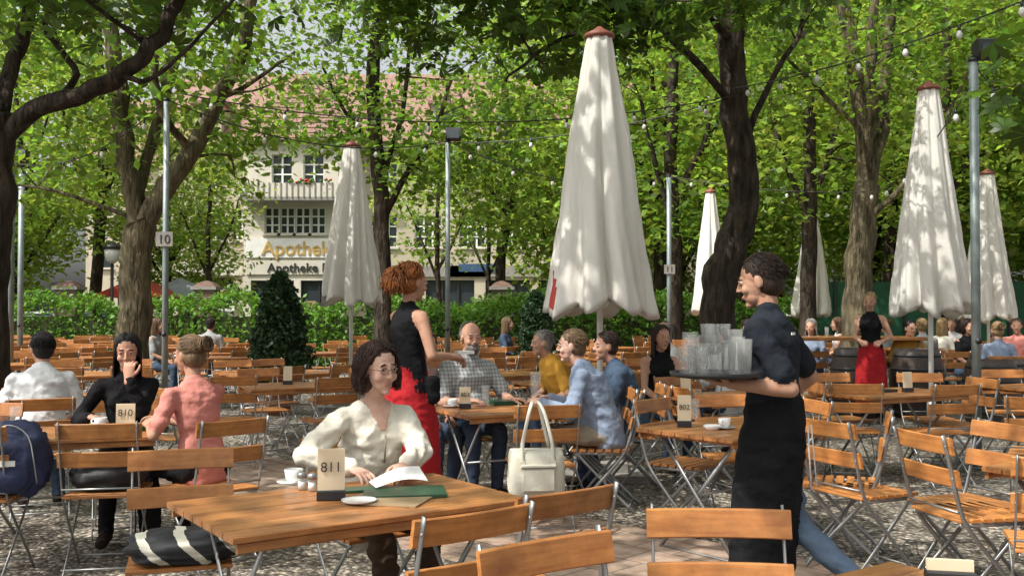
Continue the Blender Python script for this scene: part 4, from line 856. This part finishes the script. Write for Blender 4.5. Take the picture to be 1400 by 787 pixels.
sitter('seated_woman',-2.62,6.78,-68,lean=12,female=True,head=(-6,-8,0),hands={'L':(-2.50,6.50,1.05),'R':(-2.72,6.45,.80)},handdir={'L':((.0,.15,1),(0,.9,.2)),'R':((.7,-.4,0),(0,0,-1))},curl={'L':45},look=dict(top='c_black',bottom='c_black',sleeve='long',hair='h_black',style='long',hlen=.26,skin='skin',open_neck=True),vox=.0095)
sitter('seated_woman',-1.86,6.02,140,chair=False,lean=12,female=True,head=(14,-6,0),hands={'L':(-2.2,6.05,.80),'R':(-2.2,6.3,.80)},look=dict(top='c_pink',bottom='c_black',sleeve='short',hair='h_dkblond',style='bun',skin='skin_tan',open_neck=True,untucked=True),vox=.0095,wr=.009)
sitter('seated_man',-3.42,7.25,115,lean=16,head=(15,-6,0),look=dict(top='c_white',bottom='c_jeans',sleeve='short',hair='h_black',style='short',untucked=True),vox=.0099,fat=1.08,wr=.010)
sitter('seated_man',-.40,8.15,-62,lean=10,sc=1.04,fat=1.25,head=(-6,-2,0),hands={'L':(.0,7.85,.79),'R':(-.33,7.72,.79)},handdir={'L':((.9,-.2,0),(0,0,-1)),'R':((.8,-.3,0),(0,0,-1))},look=dict(top='c_plaid',bottom='c_jeans',sleeve='short',hair='h_grey',style='thin',beard=True,untucked=True),vox=.0099)
sitter('seated_woman',-.82,7.95,-40,lean=14,female=True,head=(-5,-10,0),look=dict(top='c_rose',bottom='c_jeans',sleeve='short',hair='h_brown',style='bob'),vox=.012)
sitter('seated_man',.72,7.55,168,lean=22,sc=1.03,fat=1.12,head=(4,-2,0),hands={'L':(.22,7.45,.80),'R':(.28,7.8,.80)},look=dict(top='c_blue',bottom='c_beige',sleeve='long',hair='h_dkblond',style='short',skin='skin_pale',untucked=True),vox=.0099,wr=.011)
sitter('seated_man',1.02,8.3,185,lean=20,fat=1.1,head=(10,0,0),hands={'L':(.55,8.1,.80),'R':(.55,8.4,.80)},look=dict(top='c_dblue',bottom='c_jeans',sleeve='half',hair='h_dark',style='short'),vox=.012,wr=.009)
sitter('seated_man',.55,9.6,200,lean=24,fat=1.1,head=(-5,0,0),look=dict(top='c_orange',bottom='c_jeans',sleeve='short',hair='h_grey',style='short'),vox=.013)
sitter('seated_woman',1.40,9.6,-70,lean=5,female=True,head=(0,0,0),look=dict(top='c_black',bottom='c_jeans',sleeve='none',hair='h_dark',style='long',open_neck=True),vox=.013)
sitter('seated_man',2.15,9.75,100,lean=8,head=(20,0,0),look=dict(top='c_white',bottom='c_jeans',sleeve='short',hair='h_dark',style='short',untucked=True),vox=.015)
sitter('seated_man',1.92,12.1,200,lean=6,look=dict(top='c_white',bottom='c_beige',sleeve='short',hair='h_grey',style='thin'),vox=.017)
person('standing_waitress',(4.72,13.1,0),-120,'stand',3,True,.98,head=(0,-10,0),hands={'L':(4.75,12.8,1.08),'R':(4.5,12.85,1.08)},look=dict(top='c_black',sleeve='none',skirt=.6,skirtmat='c_red',hair='h_blond',style='bun',open_neck=True,bottom='c_black'),vox=.016)
tops=['c_white','c_rose','c_black','c_pink','c_blue','c_grey','c_cream','c_dblue','c_orange']; hs_=['h_dark','h_blond','h_brown','h_black','h_dkblond','h_grey']
rg=random.Random(5)
for (px,d) in ((1238,15),(1262,15.6),(1284,16.4),(1318,15.2),(1368,13.5),(1392,16),(1225,17.5),(1110,15.5),(1150,18),(1018,14.8),(688,18),(285,17.5),(210,16.5),(1075,19),(1300,19.5)):
    fm=rg.random()<.55; sitter('seated_woman' if fm else 'seated_man',gx(px,d),d,rg.uniform(0,360),lean=rg.uniform(2,18),female=fm,head=(rg.uniform(-20,20),-4,0),look=dict(top=rg.choice(tops),bottom='c_jeans',sleeve=rg.choice(['short','long','none'] if fm else ['short','long']),hair=rg.choice(hs_),style=rg.choice(['bob','long','bun']) if fm else 'short',open_neck=fm),vox=.019)
print('OBJS',len(bpy.data.objects))
